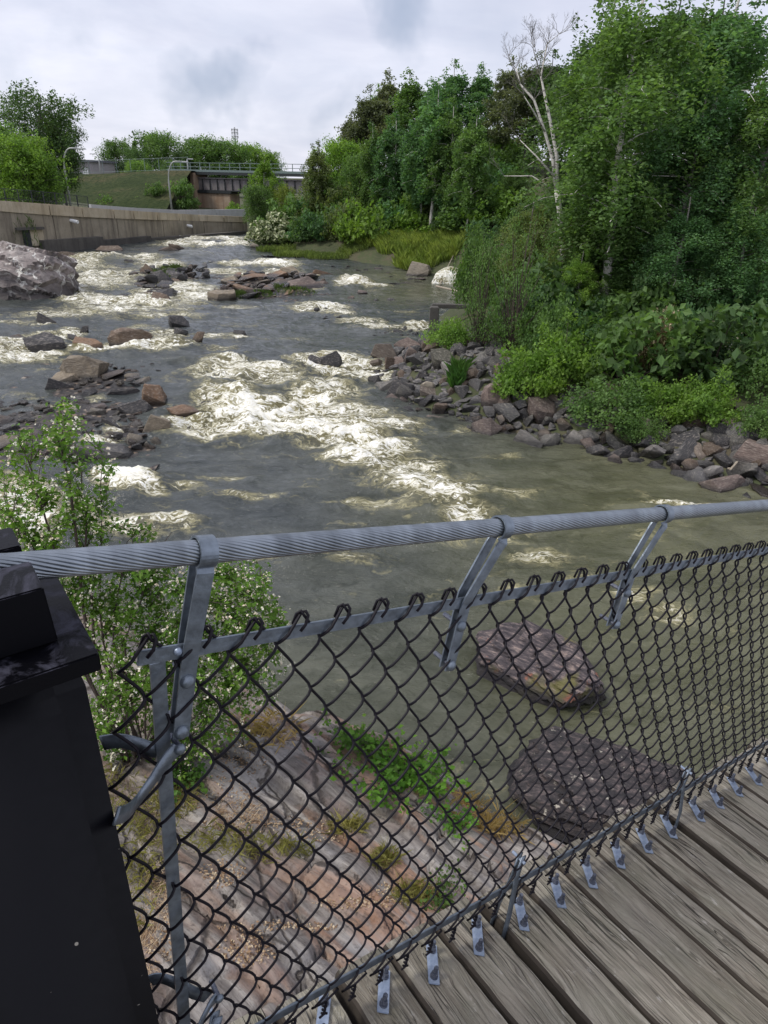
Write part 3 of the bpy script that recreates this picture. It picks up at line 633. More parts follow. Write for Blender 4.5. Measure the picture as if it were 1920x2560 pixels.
# hangers: a strap folded over the cable with two legs bolted together
def hanger(u0, lab, lean=0.0, wdt=.033):
    t_ = bthing('cable_hanger', lab, 'hanger', u0, 0, CN, 'hangers over the cable')
    ring = []
    for a in np.linspace(-.35*math.pi, 1.35*math.pi, 26): ring.append((0, math.cos(a)*(CR+.0035), math.sin(a)*(CR+.0035)))
    fl = [(0, .0125, -.024), (lean*.12, .0118, -.034), (lean*.95, .0075, -.125), (lean, .0055, -.140), (lean, .0055, -.20), (lean, .0055, -.272)]
    bl = [(x, -y-(.004 if z < -.12 else 0), z) for x, y, z in fl]
    mb = MB(); mb.ribbon(list(reversed(fl))+ring+bl, (1, 0, .0), wdt, .0032); mb.build('strap', M['steel'], t_, False)
    for z_ in (-.182, -.262):
        MB().dome((lean, .0075, z_), (0, 1, 0), .0105, .007, 14).build('bolt_head', M['steel'], t_, True)
        MB().tube([(lean, .006, z_), (lean, -.038, z_)], .0045, 8).build('bolt_shank', M['bolt'], t_)
    return t_
hanger(.056, 'steel hanger strap over the cable nearest the black post', -.004, .0225)
hanger(.592, 'steel hanger strap on the middle of the cable, above the boulder in the water', -.045, .021)
hanger(1.105, 'steel hanger strap on the cable nearest the right edge of the picture', -.050, .021)
def low_hanger(u0, lab, u1):
    t_ = bthing('deck_hanger', lab, 'hanger', u0, 0, -.98, 'hangers rising through the deck gaps')
    for w0 in (-.012, .034):
        MB().ribbon([(u1-u0, .003 if w0 > 0 else -.008, .205), (u1-u0-.002, .003 if w0 > 0 else -.008, .14), (0, w0*.8, .05), (0, w0, -.06), (0, w0, -.14)], (1, 0, 0), .017, .003).build('leg', M['steel'], t_, True)
    MB().tube([(u1-u0, .012, .19), (u1-u0, -.03, .19)], .0042, 8).build('bolt', M['plate'], t_)
low_hanger(.973, 'pair of flat straps rising through the deck gap above the orange rock', .995)
low_hanger(1.79, 'pair of flat straps rising through the deck gap farthest right', 1.80)
low_hanger(.135, 'pair of flat straps rising beside the lower band at the black post', .185)

# black tower post with cap and cable guide blocks (upright)
uh = nrm([bu[0], bu[1], 0]); wh = np.array([uh[1], -uh[0], 0.])
TX = np.array([uh, wh, [0, 0, 1.]])
cz = B(-.1, 0, CN+.005)[2]
def T(u_, w_, z): return OA*np.array([1, 1, 0]) + uh*u_ + wh*w_ + np.array([0, 0, z])
capz = cz - .045
post = empty('tower_post', T(-.19, .02, capz-1.3), 'black painted square steel tower post with a flat cap at the left edge', 'post')
post.rotation_euler.z = math.atan2(uh[1], uh[0])
def pbox(name, u0, u1, w0, w1, z0, z1, bev, tp=1.0):
    pz = capz-1.3; bm_ = MB().box((((u0+u1)/2+.19), -((w0+w1)/2-.02), (z0+z1)/2-pz), (u1-u0, w1-w0, z1-z0), None, tp)
    return bm_.build(name, M['black'], post, bevel=bev, smooth=bev > .01)
pbox('cap_plate', -.32, -.076, -.09, .124, capz-.021, capz, .0018)
pbox('weld_collar', -.30, -.094, -.066, .104, capz-.034, capz-.0212, .003)
pbox('guide_block', -.245, -.104, .018, .082, capz+.0005, cz+.019, .0015, .97)
pbox('guide_block', -.245, -.106, -.075, -.020, capz+.0005, cz+.019, .0015, .97)
body = pbox('post_body', -.31, -.088, -.074, .110, capz-2.6, capz-.0345, .030)

body.data.materials.clear(); body.data.materials.append(M['black_body'])
# ------------------------------------------------------------------ RETAINING WALL, STREET, RAILWAY
WL = [at_w(*p) for p in ((-200, 668), (-60, 655), (120, 634), (250, 617), (370, 604), (500, 589), (620, 584))]
WTOPPX = [(-200, 484), (-60, 496), (120, 508), (250, 521), (370, 529), (500, 537), (620, 542)]
WBANDPX = [(-200, 512), (-60, 522), (120, 537), (250, 545), (370, 549), (500, 553), (620, 556)]
def up(p, px, py):      # height above p on the vertical through p seen at pixel row py
    q = at_y(px, py, p[1]); return q[2]
tops = [up(p, *q) for p, q in zip(WL, WTOPPX)]; bands = [up(p, *q) for p, q in zip(WL, WBANDPX)]
wall = empty('retaining_wall', tuple(WL[3]), 'long stained concrete retaining wall curving along the far left bank of the river', 'retaining wall')
wb = np.array(WL[3])
def wall_piece(name, i0, i1, f0, f1, zlo, zhi, th, matn, off=0.0, cap=0):
    """slab between fractional stations f0..f1; zlo/zhi functions of station"""
    def pt(f):
        i = min(int(f), len(WL)-2); s_ = f-i; return WL[i]*(1-s_)+WL[i+1]*s_
    a, b = pt(f0), pt(f1); dxy = nrm([b[0]-a[0], b[1]-a[1], 0]); nb = np.array([dxy[1], -dxy[0], 0])
    if nb[1] > 0: nb = -nb
    V = []
    for p, f in ((a, f0), (b, f1)):
        for o_ in (off, off-th):
            q = p+nb*o_
            V += [(q[0]-wb[0], q[1]-wb[1], zlo(f)-wb[2]), (q[0]-wb[0], q[1]-wb[1], zhi(f)-wb[2])]
    mb = MB().add(V, [(0, 1, 5, 4), (2, 6, 7, 3), (0, 4, 6, 2), (1, 3, 7, 5), (0, 2, 3, 1), (4, 5, 7, 6)])
    return mb.build(name, M[matn], wall, bevel=.02)
li = lambda arr: (lambda f: float(np.interp(f, range(len(arr)), arr)))
zt, zb = li(tops), li(bands)
joints = [.3, 1.3, 2.16, 2.75, 3.35, 3.75, 4.2, 4.6, 5.0, 5.5, 6.0]
for a, b in zip(joints[:-1], joints[1:]):
    wall_piece('top_panel', 0, 0, a+.006, b-.006, zb, zt, .5, 'conc_top', .10)
jl = [.3, 1.15, 2.2, 3.4, 4.3, 5.1, 6.0]
for a, b in zip(jl[:-1], jl[1:]):
    if a < 1.2 and a > 1:      # the panel with the opening
        pass
    wall_piece('wall_panel', 0, 0, a+.004, b-.004, lambda f: 1.0, lambda f: zb(f)-.012, .6, 'conc_low', .0)
for a, b, o_, h_ in ((1.9, 3.0, .7, .95), (3.004, 4.0, .55, .6), (4.004, 6.0, .4, .35)):
    wall_piece('footing', 0, 0, a, b, lambda f: .8, lambda f, h_=h_: float(wz(80))+h_, .8, 'conc_foot', o_)
def wpt(px, py, yoff=0.0):
    """point on the wall face"""
    best = None
    for i in range(len(WL)-1):
        a, b = WL[i], WL[i+1]; d = ray(px, py); nb = np.array([b[1]-a[1], -(b[0]-a[0]), 0]); nb = nrm(nb)
        t_ = ((a-CAM)@nb)/(d@nb); q = CAM+d*t_
        s_ = ((q-a)[:2]@(b-a)[:2])/((b-a)[:2]@(b-a)[:2])
        if -.02 <= s_ <= 1.02:
            if nb[1] > 0: nb = -nb
            return q+nb*yoff, nb, nrm((b-a)*[1, 1, 0])
    return None
# doorway opening with lintel and light panel
q, nb, dx = wpt(69, 602); ax = np.array([dx, nb, [0, 0, 1.]])
s1 = 1/ (F/ q[1]) 
mpp = q[1]*1.12/F*1.0
MB().box(q-wb+nb*.05, (16*mpp, .12, 48*mpp), ax).build('doorway', M['dark_steel'], wall)
q, nb, dx = wpt(92, 592); MB().box(q-wb+nb*.06, (28*mpp, .10, 34*mpp), ax).build('patch_panel', M['conc_top'], wall)
q, nb, dx = wpt(72, 571); MB().box(q-wb+nb*.2, (58*mpp, .4, 5*mpp), ax).build('lintel', M['conc_foot'], wall)
for px, py in ((178, 551), (465, 563)):
    q, nb, dx = wpt(px, py); MB().tube([q-wb-nb*.1, q-wb+nb*.55+np.array([.25, 0, -.12])], .16, 10).build('drain_pipe', M['white'], wall)
# pale grey parapet behind
pa = [(228, 511, 526), (330, 519, 536), (450, 525, 545), (540, 524, 550), (615, 523, 552)]
par = empty('street_parapet', tuple(at_y(400, 530, 100)), 'smooth pale grey concrete parapet standing behind the retaining wall', 'parapet'); pb_ = np.array(par.location)
prev = None
for px, a, b in pa:
    i = np.interp(px, [q[0] for q in WTOPPX], range(7)); Y = float(np.interp(i, range(7), [p[1] for p in WL]))+3.0+ (2 if px > 500 else 0)
    top = at_y(px, a, Y); bot = at_y(px, b, Y)
    if prev is not None:
        d_ = nrm((top-prev)*[1, 1, 0]); n_ = np.array([-d_[1], d_[0], 0])*.35
        V = [prev*[1, 1, 0]+[0, 0, -.5], top*[1, 1, 0]+[0, 0, -.5], top, prev]; V = [np.array(v)-pb_ for v in V]; V = V+[v+n_ for v in V]
        mb = MB(); mb.add(V, [(0, 1, 2, 3), (7, 6, 5, 4), (3, 2, 6, 7), (0, 4, 5, 1), (1, 5, 6, 2), (0, 3, 7, 4)]); mb.build('parapet_panel', M['conc_grey'], par, bevel=.02)
    prev = top
link('street', mesh_np('street', [(-70, 74, 4.4), (-62, 88, 4.5), (-36, 104, 2.9), (-42, 112, 2.9), (-20, 108, 2.2), (-26, 116, 2.3), (-14, 150, 1.9), (-24, 150, 1.9), (-10, 260, 1.9), (-26, 260, 1.9)], [(0, 2, 3, 1), (2, 4, 5, 3), (4, 6, 7, 5), (6, 8, 9, 7)]), M['asphalt'])['kind'] = 'structure'
# grass embankment carrying the railway on the left, behind the street
gxs = np.linspace(-150, -35.5, 120); gt = np.linspace(0, 1, 40)
GX, GT = np.meshgrid(gxs, gt); GX, GT = GX.ravel(), GT.ravel()
topY = np.interp(GX, [-150, -60, -36], [172, 148, 141])-3; footY = topY-24
GY = footY+(topY-footY)*GT; GZ = 1.9+(rail_z(GX)-1.9)*np.clip(GT*1.15, 0, 1)**.85 + .25*fbm(P2(GX, GY, .3, .3), 4, 8)*(1-GT)
link('grass_embankment', mesh_np('grass_embankment', np.stack([GX, GY, GZ], 1), grid_faces(40, 120), True), M['grass_slope'])['kind'] = 'structure'
# fences along street and railway
def wire_fence(name, label, P, hs, npost, matn, nb, rail_r=.03, post_r=.05, vertical=0):
    f_ = empty(name, tuple(P[0]), label, 'fence'); o_ = np.array(P[0]); P = [np.array(p) for p in P]
    L = [0]
    for a, b in zip(P[:-1], P[1:]): L.append(L[-1]+np.linalg.norm(b-a))
    at = lambda s_: np.array([np.interp(s_, L, [p[k] for p in P]) for k in range(3)])-o_
    for i in range(npost):
        p = at(L[-1]*i/(npost-1)); MB().tube([p-[0, 0, .3], p+[0, 0, hs]], post_r, 6).build('post', M[matn], f_)
    for k in range(nb):
        z = hs*(1-k/(max(nb-1, 1))*.85); MB().tube([p-o_+[0, 0, z] for p in P], rail_r, 5).build('rail', M[matn], f_)
    if vertical:
        mb = MB()
        n_ = int(L[-1]/vertical)
        for i in range(n_):
            p = at(L[-1]*i/n_); mb.tube([p, p+[0, 0, hs]], .016, 3, cap=False)
        mb.build('pickets', M[matn], f_)['kind'] = 'stuff'
    return f_
def wt(px, off=1.0):
    i = float(np.interp(px, [q[0] for q in WTOPPX], range(7))); p = np.array([np.interp(i, range(7), [q[k] for q in WL]) for k in range(3)]); p[2] = zt(i); p[1] += off; return p
wire_fence('picket_fence', 'low black picket fence on top of the concrete wall at the left', [wt(-190), wt(-60), wt(100), wt(226)], .95, 14, 'dark_steel', 2, .025, .05, .16)
rl = lambda X: (X, float(np.interp(X, [-150, -60, -36], [172, 148, 141]))-2.5, float(rail_z(X))-.1)
fz = wire_fence('railway_fence', 'grey chain link fence along the top of the grass railway embankment', [rl(-90), rl(-60), rl(-37)], 2.3, 19, 'teal_rail', 2, .03, .05, 0)
mb = MB()
for s_ in np.arange(0, 1, .0085):
    for sg in (-1, 1):
        x = -90+53*s_; a = np.array(rl(x))-np.array(rl(-90)); x2 = x+sg*1.1; b = np.array(rl(x2))-np.array(rl(-90)); mb.tube([a+[0, 0, .1], b+[0, 0, 2.25]], .007, 3, cap=False)
mb.build('mesh', M['teal_rail'], fz)['kind'] = 'stuff'

# railway bridge
bz = 9.3; br0 = np.array([-38.5, 141.7, 0]); br1 = np.array([-11, 130.4, 0]); bd = nrm(br1-br0); bnn = np.array([bd[1], -bd[0], 0]); bax = np.array([bd, bnn, [0, 0, 1.]])
bridge = empty('railway_bridge', tuple((br0+br1)/2), 'dark riveted steel railway bridge crossing the street behind the trees', 'bridge'); bo = (br0+br1)/2
Lb = float(np.linalg.norm(br1-br0))
MB().box((0, 0, bz-.35), (Lb+4, 5.2, .5), bax).build('deck', M['dark_steel'], bridge)
MB().box(np.array([0, 0, bz+.02])+bnn*2.5, (Lb+4, .25, .35), bax).build('edge_beam', M['teal_rail'], bridge)
MB().box(np.array([0, 0, 7.2])+bnn*1.9, (Lb, .12, 2.1), bax).build('girder', M['girder'], bridge)
MB().box(np.array([0, 0, 8.15])+bnn*1.9, (Lb, .7, .12), bax).build('top_flange', M['girder'], bridge)
MB().box(np.array([0, 0, 6.15])+bnn*1.9, (Lb, .8, .16), bax).build('bottom_flange', M['dark_steel'], bridge)
MB().box(np.array([0, 0, 7.2])-bnn*1.9, (Lb, .12, 2.1), bax).build('girder', M['girder'], bridge)
for i in range(19): MB().box(bd*(-Lb/2+.5+i*(Lb-1)/18)+bnn*2.06+np.array([0, 0, 7.15]), (.12, .26, 1.9), bax).build('stiffener', M['dark_steel'], bridge)
for i in range(16): MB().box(bd*(-Lb/2-1+i*(Lb+2)/15)+bnn*2.55+np.array([0, 0, bz+.7]), (.10, .10, 1.2), bax).build('rail_post', M['teal_rail'], bridge)
for z in (.65, 1.3): MB().box(bnn*2.55+np.array([0, 0, bz+z]), (Lb+4, .08, .09), bax).build('hand_rail', M['teal_rail'], bridge)
pq = at_y(548, 500, 138); pier = pq-bo
MB().box(np.array([pier[0], pier[1], 3.4]), (7.0, 3.0, 4.6), bax).build('pier', M['conc_pier'], bridge, bevel=.05)
MB().box(np.array([pier[0], pier[1], 5.9]), (7.6, 3.4, .4), bax).build('pier_cap', M['dark_steel'], bridge)
q = at_y(570, 505, 136.2)-bo; MB().box(q, (1.0, .15, 3.6), bax).build('pipe', M['conc_grey'], bridge)
for px in (500, 478): 
    q = at_y(px, 480, 139)-bo; MB().box(np.array([q[0], q[1], 4.5]), (.7, 4.2, 9.0), bax).build('abutment', M['conc_pier'], bridge)
    break

# street lamps
def lamp(px0, py0, px1, py1, Y, arm, label, ar_h=1.2):
    b = at_y(px0, py0, Y); t_ = at_y(px1, py1, Y); H = t_[2]-b[2]
    L = empty('street_lamp', tuple(b), label, 'street lamp', 'street lamps behind the retaining wall')
    pts = [(0, 0, -1.5), (0, 0, H-ar_h)]+[(arm*.55*(1-math.cos(a)), 0, H-ar_h+ar_h*math.sin(a)) for a in np.linspace(.15, math.pi/2, 7)]+[(arm, 0, H)]
    MB().tube(pts, [.14, .11]+[.08]*8, 8).build('pole', M['pole'], L, True)
    MB().box((arm+(.35 if arm > 0 else -.35), 0, H-.02), (.95, .3, .16), None, .7).build('lamp_head', M['pole'], L, bevel=.03)
    return L
lamp(177.5, 520, 156, 370, 84, 1.9, 'tall street lamp leaning by the dark willow at the left', 2.0)
lamp(429, 522, 421, 403, 106, 2.2, 'street lamp with a curved arm in front of the grass embankment', 2.6)
lamp(252, 434, 254, 385, 155, -.9, 'small street lamp beside the grey shed roof', .9)
lamp(470, 425, 468, 397, 146, .4, 'short lamp post at the left end of the railway bridge', .2)
# shed
q0, q1 = at_y(175, 405, 175), at_y(258, 405, 175); sh = empty('storage_shed', tuple((q0+q1)/2*[1, 1, 0]+[0, 0, 8]), 'long grey industrial shed with a dark roof edge beyond the railway fence', 'shed'); wd = q1[0]-q0[0]
hz = at_y(215, 406, 175)[2]-8
MB().box((0, 0, hz/2-1), (wd, 14, hz+2)).build('wall', M['shed'], sh); MB().box((0, 0, hz+.2), (wd+1, 15, .45)).build('roof', M['shed_roof'], sh)
for k in range(14): MB().box((-wd/2+.3+k*wd/14, -7.05, hz/2-.8), (.08, .12, hz+1.2)).build('siding_rib', M['shed'], sh)
MB().box((wd*.3, -7.06, hz/2-1), (1.2, .1, hz-.2)).build('down_pipe', M['white'], sh)
# communication tower
tb = at_y(588, 348, 420); tt = at_y(588, 318, 420); tw_ = empty('antenna_mast', tuple(tb), 'telecom mast with clustered antennas above the treetops', 'mast'); H = tt[2]-tb[2]
MB().tube([(0, 0, -30), (0, 0, H)], .35, 6).build('mast', M['pole'], tw_)
for zf in (.25, .55, .82):
    for k in range(7):
        a = 2*math.pi*k/7; MB().box((math.cos(a)*1.7, math.sin(a)*1.7, H*zf-.3), (.3, .3, 1.4)).build('antenna', M['white'], tw_)
    MB().box((0, 0, H*zf), (3.2, 3.2, .12)).build('platform', M['pole'], tw_)
# concrete block at the right bank, wooden
q = at_w(1083, 835); b = empty('concrete_block', tuple(q), 'dark weathered concrete block standing in the water beside the right bank shrubs', 'block')
MB().box((0, .1, .7), (.5, .7, 1.6), None, .97).build('block', M['conc_foot'], b, bevel=.04); MB().box((1.0, .9, 1.42), (2.2, .4, .22)).build('beam', M['conc_foot'], b, bevel=.03)

# ------------------------------------------------------------------ ROCKS
def rock_mesh(seed, squash=(1, 1, 1), npts=16, detail=0, boxy=.5):
    r = np.random.RandomState(seed); P = r.normal(size=(npts, 3)); P /= np.linalg.norm(P, axis=1)[:, None]
    P = np.sign(P)*np.abs(P)**(1-boxy*.55); P /= np.abs(P).max(); P *= r.uniform(.8, 1.0, (npts, 1)); P = P*np.array(squash)
    bm = bmesh.new(); vs = [bm.verts.new(p) for p in P]; ret = bmesh.ops.convex_hull(bm, input=vs)
    bmesh.ops.delete(bm, geom=[v for v in bm.verts if not v.link_faces], context='VERTS')
    bmesh.ops.dissolve_limit(bm, angle_limit=math.radians(12), verts=bm.verts, edges=bm.edges)
    bmesh.ops.bevel(bm, geom=list(bm.edges), offset=.022, segments=1, affect='EDGES', clamp_overlap=True)
    if detail:
        bmesh.ops.triangulate(bm, faces=bm.faces); bmesh.ops.subdivide_edges(bm, edges=bm.edges, cuts=detail, use_grid_fill=True)
        C_ = np.array([v.co for v in bm.verts]); nz = fbm(C_*3.0+seed, 4, seed, .6); nz2 = fbm(C_*np.array([1.5, 1.5, 6])+seed*3, 3, seed+5)
        for v, a, b_ in zip(bm.verts, nz, nz2): v.co *= 1+.07*a+.05*b_
    bmesh.ops.recalc_face_normals(bm, faces=bm.faces); me = bpy.data.meshes.new('rock'); bm.to_mesh(me); bm.free(); return me
RM = [rock_mesh(100+i, npts=11+i % 9, boxy=.2+.07*(i % 9), detail=1, squash=(1, .75+.05*(i % 5), .6+.08*(i % 6))) for i in range(18)]
RMD = [rock_mesh(300+i, npts=13+i % 6, detail=3, boxy=.3+.1*i) for i in range(6)]
RMW = {}
def rock_data(me, wet):
    k = (me.name, wet)
    if k not in RMW:
        m2 = me.copy(); m2.materials.clear(); m2.materials.append(M['wetrock' if wet else 'rock']); RMW[k] = m2
    return RMW[k]
rr = random.Random(11)
def place_rock(p, s, color, wet, label, group=None, me=None, rot=None, name='rock', cat='rock'):
    me = rock_data(me or rr.choice(RM), wet); o = link(name, me); o.location = p; o.scale = s; o.rotation_euler = rot if rot is not None else (rr.uniform(-.35, .35), rr.uniform(-.35, .35), rr.uniform(0, 6.28))
    j = rr.uniform(.55, 1.0); o.color = (color[0]*j, color[1]*j, color[2]*j, 1); tag(o, label, cat, group); return o
DK = (.065, .062, .066); GR = (.15, .145, .145); BR = (.17, .115, .075); OR = (.34, .20, .11); TAN = (.36, .29, .20); PK = (.26, .19, .16); LG = (.30, .28, .26); PALE = (.58, .50, .38)
# single rocks the photograph lets one name: (px centre x, px waterline y, width px, height px, colour, depth ratio, tilt, label)
NAMED = [
 (108, 812, 56, 30, DK, .8, 0, 'small dark pointed rock alone in the calm water at the left'),
 (105, 882, 108, 44, DK, .7, -.12, 'long flat-topped black slab rock leaning in the left rapids'),
 (177, 850, 28, 22, DK, .8, .2, 'little black rock touching the right end of the long slab'),
 (206, 835, 22, 30, DK, .8, .5, 'thin upright black rock standing behind the orange rock'),
 (214, 875, 66, 30, OR, .8, 0, 'rounded orange brown rock in the foam between two dark ones'),
 (320, 861, 96, 40, BR, .8, .05, 'wide brown humped rock in the middle of the left rapids'),
 (33, 850, 52, 22, BR, .8, 0, 'low dark brown rock at the left edge of the rapids'),
 (440, 818, 60, 26, DK, .8, .3, 'slanted dark rock tip upstream of the log-like rock'),
 (447, 838, 36, 24, DK, .9, 0, 'squat dark rock standing above the leaning narrow stone'),
 (490, 856, 26, 40, BR, .7, .7, 'narrow leaning brown stone in the foam'),
 (600, 842, 44, 20, DK, .7, -.2, 'lone black wedge rock in smooth water at mid river'),
 (205, 945, 98, 54, TAN, .9, -.05, 'big square tan boulder at the head of the cobble island'),
 (136, 978, 70, 34, DK, .9, 0, 'dark grey block lying left of the cobble island head'),
 (373, 1010, 72, 46, OR, .8, .4, 'rust orange leaning rock on the downstream tip of the island'),
 (330, 1040, 84, 36, DK, .9, 0, 'wide dark rock beside the rust orange one'),
 (382, 1088, 72, 50, TAN, .9, .3, 'golden brown boulder on the river edge of the island'),
 (332, 1110, 44, 36, PALE, .9, 0, 'pale pinkish boulder at the downstream corner of the island'),
 (363, 1116, 16, 14, PALE, .9, 0, 'small round pale stone at the foot of the golden boulder'),
 (268, 1072, 62, 26, DK, 1, 0, 'flat dark slab in the trickle across the island'),
 (450, 1042, 80, 22, OR, .9, 0, 'rusty rock just under the water at the rapids'),
 (824, 922, 58, 40, DK, .9, 0, 'largest black boulder in the white lower rapids'),
 (782, 915, 50, 34, DK, .9, .3, 'black rock left of the largest one in the lower rapids'),
 (757, 926, 20, 24, DK, .9, 0, 'small black stone left of the black rock pair in the rapids'),
 (818, 955, 24, 18, DK, .9, 0, 'small dark rock below the black pair in the white water'),
 (938, 958, 38, 24, DK, .9, 0, 'mossy dark rock beside the riprap point'),
 (874, 902, 24, 12, DK, .9, 0, 'small dark rock right of the largest black boulder'),
 (959, 874, 22, 10, DK, .9, 0, 'tiny dark rock in smooth water near the right bank'),
 (398, 758, 46, 40, BR, .9, 0, 'brown cube-like rock with a ridge in the upper rapids'),
 (390, 733, 50, 22, DK, .9, 0, 'dark rock behind the brown cube-like rock'),
 (440, 740, 28, 16, DK, .9, 0, 'small dark rock right of the brown cube-like rock'),
 (370, 690, 64, 26, BR, .6, -.3, 'slanting brown slab at the upper left grassy islet'),
 (318, 661, 38, 16, DK, .6, .4, 'dark slab tip poking from the upper white water'),
 (415, 628, 50, 10, BR, .6, .2, 'flat dark slab stacked at the top of the rapids'),
 (440, 625, 44, 14, BR, .5, .35, 'leaning brown slab at the top of the rapids'),
 (270, 630, 60, 14, BR, .8, .1, 'mossy brown rock at the foot of the retaining wall'),
 (170, 645, 60, 14, BR, .8, 0, 'low brown ledge rock between the big boulder and the wall'),
 (800, 690, 60, 16, OR, .8, 0, 'tan orange flat slab at the right end of the middle islet'),
 (725, 695, 60, 26, TAN, .8, .1, 'tall layered tan slab on the middle islet'),
 (700, 710, 50, 22, OR, .7, 0, 'orange brown broken slab on the middle islet'),
 (1045, 690, 64, 34, PALE, .9, .1, 'pale orange block under the grass bank by the small waterfall'),
 (875, 748, 22, 16, OR, .8, 0, 'upright orange stone right of the middle islet'),
 (905, 735, 26, 14, PK, .9, 0, 'pinkish stone right of the upright orange stone'),
 (880, 760, 24, 12, TAN, .9, 0, 'tan round stone below the upright orange stone'),
 (942, 752, 16, 9, LG, .9, 0, 'small light grey stone in the calm pool'),
 (978, 752, 22, 10, LG, .9, 0, 'light grey stone right of the smaller one in the calm pool'),
 (630, 620, 30, 12, PALE, .9, 0, 'small pale rock below the flowering white bush'),
 (1540, 1155, 36, 18, PK, .9, 0, 'small pink stone in the water just off the riprap'),
 (1245, 1082, 40, 18, OR, .9, 0, 'orange stone at the water line of the riprap'),
 (1320, 1112, 80, 34, LG, .9, 0, 'wide light grey slab dipping into the water at the riprap'),
 (1615, 1140, 44, 28, (.16, .16, .05), .9, 0, 'moss covered yellow green rock at the riprap water line'),
 (1720, 1165, 96, 46, GR, .8, .5, 'long grey slab tilted up on the riprap edge'),
 (1885, 1190, 110, 58, PK, .8, .1, 'large dark reddish boulder at the right edge of the riprap'),
 (1360, 1068, 80, 60, PK, .9, .2, 'large reddish boulder standing in the middle of the riprap'),
 (1235, 1040, 60, 52, PK, .9, 0, 'pinkish boulder at the riprap water edge near the grass tuft'),
 (1462, 1075, 60, 60, (.22, .21, .17), .8, .1, 'upright greenish grey boulder in front of the shrubs'),
 (1480, 1110, 64, 30, LG, .9, .2, 'broad pale grey block on the riprap shoreline'),
 (1070, 1000, 44, 46, PALE, .8, .2, 'pale boulder at the tip of the riprap point'),
 (1000, 990, 70, 40, DK, .9, .2, 'dark boulder on the water side of the riprap point'),
 (1110, 965, 60, 50, (.17, .16, .12), .9, .3, 'olive grey cracked boulder on top of the riprap point'),
 (1020, 925, 44, 40, PK, .9, 0, 'reddish rock on the upstream corner of the riprap point'),
]
UP = np.array([0, 0, 1.])
CN_ = {DK: 'black', GR: 'dark grey', BR: 'brown', OR: 'rusty orange', TAN: 'tan', PK: 'reddish', LG: 'light grey', PALE: 'pale cream', (.19, .18, .16): 'olive grey', (.24, .19, .15): 'sandy brown'}
def dl(lab, group, c, s, s0):
    q = ('large ' if s > s0 else 'small ')+CN_[c]; return q+' '+lab, q+' '+group
for i, (px, py, wpx, hpx, colr, dr, tilt, lab) in enumerate(NAMED):
    land = px > 960 and py > 880
    p = at_w(px, py); d_ = float((p-CAM)@FW); w_ = wpx/F*d_; h_ = hpx/F*d_/ .9
    big = wpx > 55
    z0 = max(p[2], gz(p[0], p[1])) if land else water_z(p[0], p[1])
    o = place_rock((p[0], p[1]+w_*dr*.3, z0-.02), (w_*.62, w_*.55*dr, h_*1.02), colr, True, lab, me=(RMD[i % 6] if big else RM[i % 14]), rot=(rr.uniform(-.1, .1), -tilt, rr.uniform(-.5, .5)+(3.14 if i % 2 else 0)), cat='boulder' if big else 'rock', name='boulder' if big else 'rock')

# cobble island, islets and shallows: countable stones
def scatter(zone, n, smin, smax, cols, label, group, wet=True, flat=.55, seed=0, zup=0.0, mind=.75, name='rock_slab', cat='rock slab'):
    r = random.Random(seed); got = []; tries = 0
    while len(got) < n and tries < n*60:
        tries += 1; cx, cy, rx, ry = r.choice(zone); a = r.uniform(0, 6.283); q = math.sqrt(r.random()); px, py = cx+rx*q*math.cos(a), cy+ry*q*math.sin(a)
        p = at_w(px, py); s = smin*(smax/smin)**(r.random()**1.7)
        if any((p[0]-g[0])**2+(p[1]-g[1])**2 < (mind*(s+g[2]))**2 for g in got): continue
        got.append((p[0], p[1], s)); c = r.choice(cols); lb, gp = dl(label, group, c, s, math.sqrt(smin*smax))
        place_rock((p[0], p[1], water_z(p[0], p[1])+zup*(1-q*q)*r.uniform(.5, 1)-s*.12), (s*r.uniform(.8, 1.3), s*r.uniform(.7, 1.0), s*flat*r.uniform(.6, 1.25)), c, wet, lb, gp, rot=(r.uniform(-.25, .25), r.uniform(-.25, .25), r.uniform(0, 6.28)), name=name, cat=cat)
    return got
# beds under the islets so that the stones rest on something
def bed(name, zones, hgt, label_color, seed):
    cs = [(at_w(a, b)[:2], at_w(a+c, b)[0]-at_w(a, b)[0], (at_w(a, b-d_)[1]-at_w(a, b+d_)[1])/2) for a, b, c, d_ in zones]
    x0 = min(c[0][0]-c[1]*1.3 for c in cs); x1 = max(c[0][0]+c[1]*1.3 for c in cs); y0 = min(c[0][1]-c[2]*1.3 for c in cs); y1 = max(c[0][1]+c[2]*1.3 for c in cs)
    gx, gy = np.meshgrid(np.linspace(x0, x1, 130), np.linspace(y0, y1, 130)); X, Y = gx.ravel(), gy.ravel(); m_ = np.zeros(X.shape)
    for c, a, b_ in cs: m_ = np.maximum(m_, 1-((X-c[0])/a)**2-((Y-c[1])/b_)**2)
    Z = wz(Y)+np.clip(m_, -1, 1)*hgt+.10*fbm(P2(X, Y, 1.5, 1.5), 4, seed)-.05
    o = link(name, mesh_np(name, np.stack([X, Y, Z], 1), grid_faces(130, 130), True), M['cobblebed']); o['kind'] = 'structure'
m, t, out = mat('cobble_bed'); P_ = geo(t)
v = t.n('ShaderNodeTexVoronoi', {'Vector': P_, 'Scale': 3.2}); c = t.ramp(t.n('ShaderNodeSeparateColor', {0: v.outputs['Color']}).outputs[0], [(0, (.06, .055, .05)), (.4, (.14, .11, .09)), (.7, (.22, .15, .10)), (1, (.36, .31, .25))])
c = t.mix(t.maprange(v.outputs['Distance'], .2, .45), c, (.03, .026, .024)); finish(t, out, c, .6, t.math('MULTIPLY', v.outputs['Distance'], -1.0), 1, .12); M['cobblebed'] = m
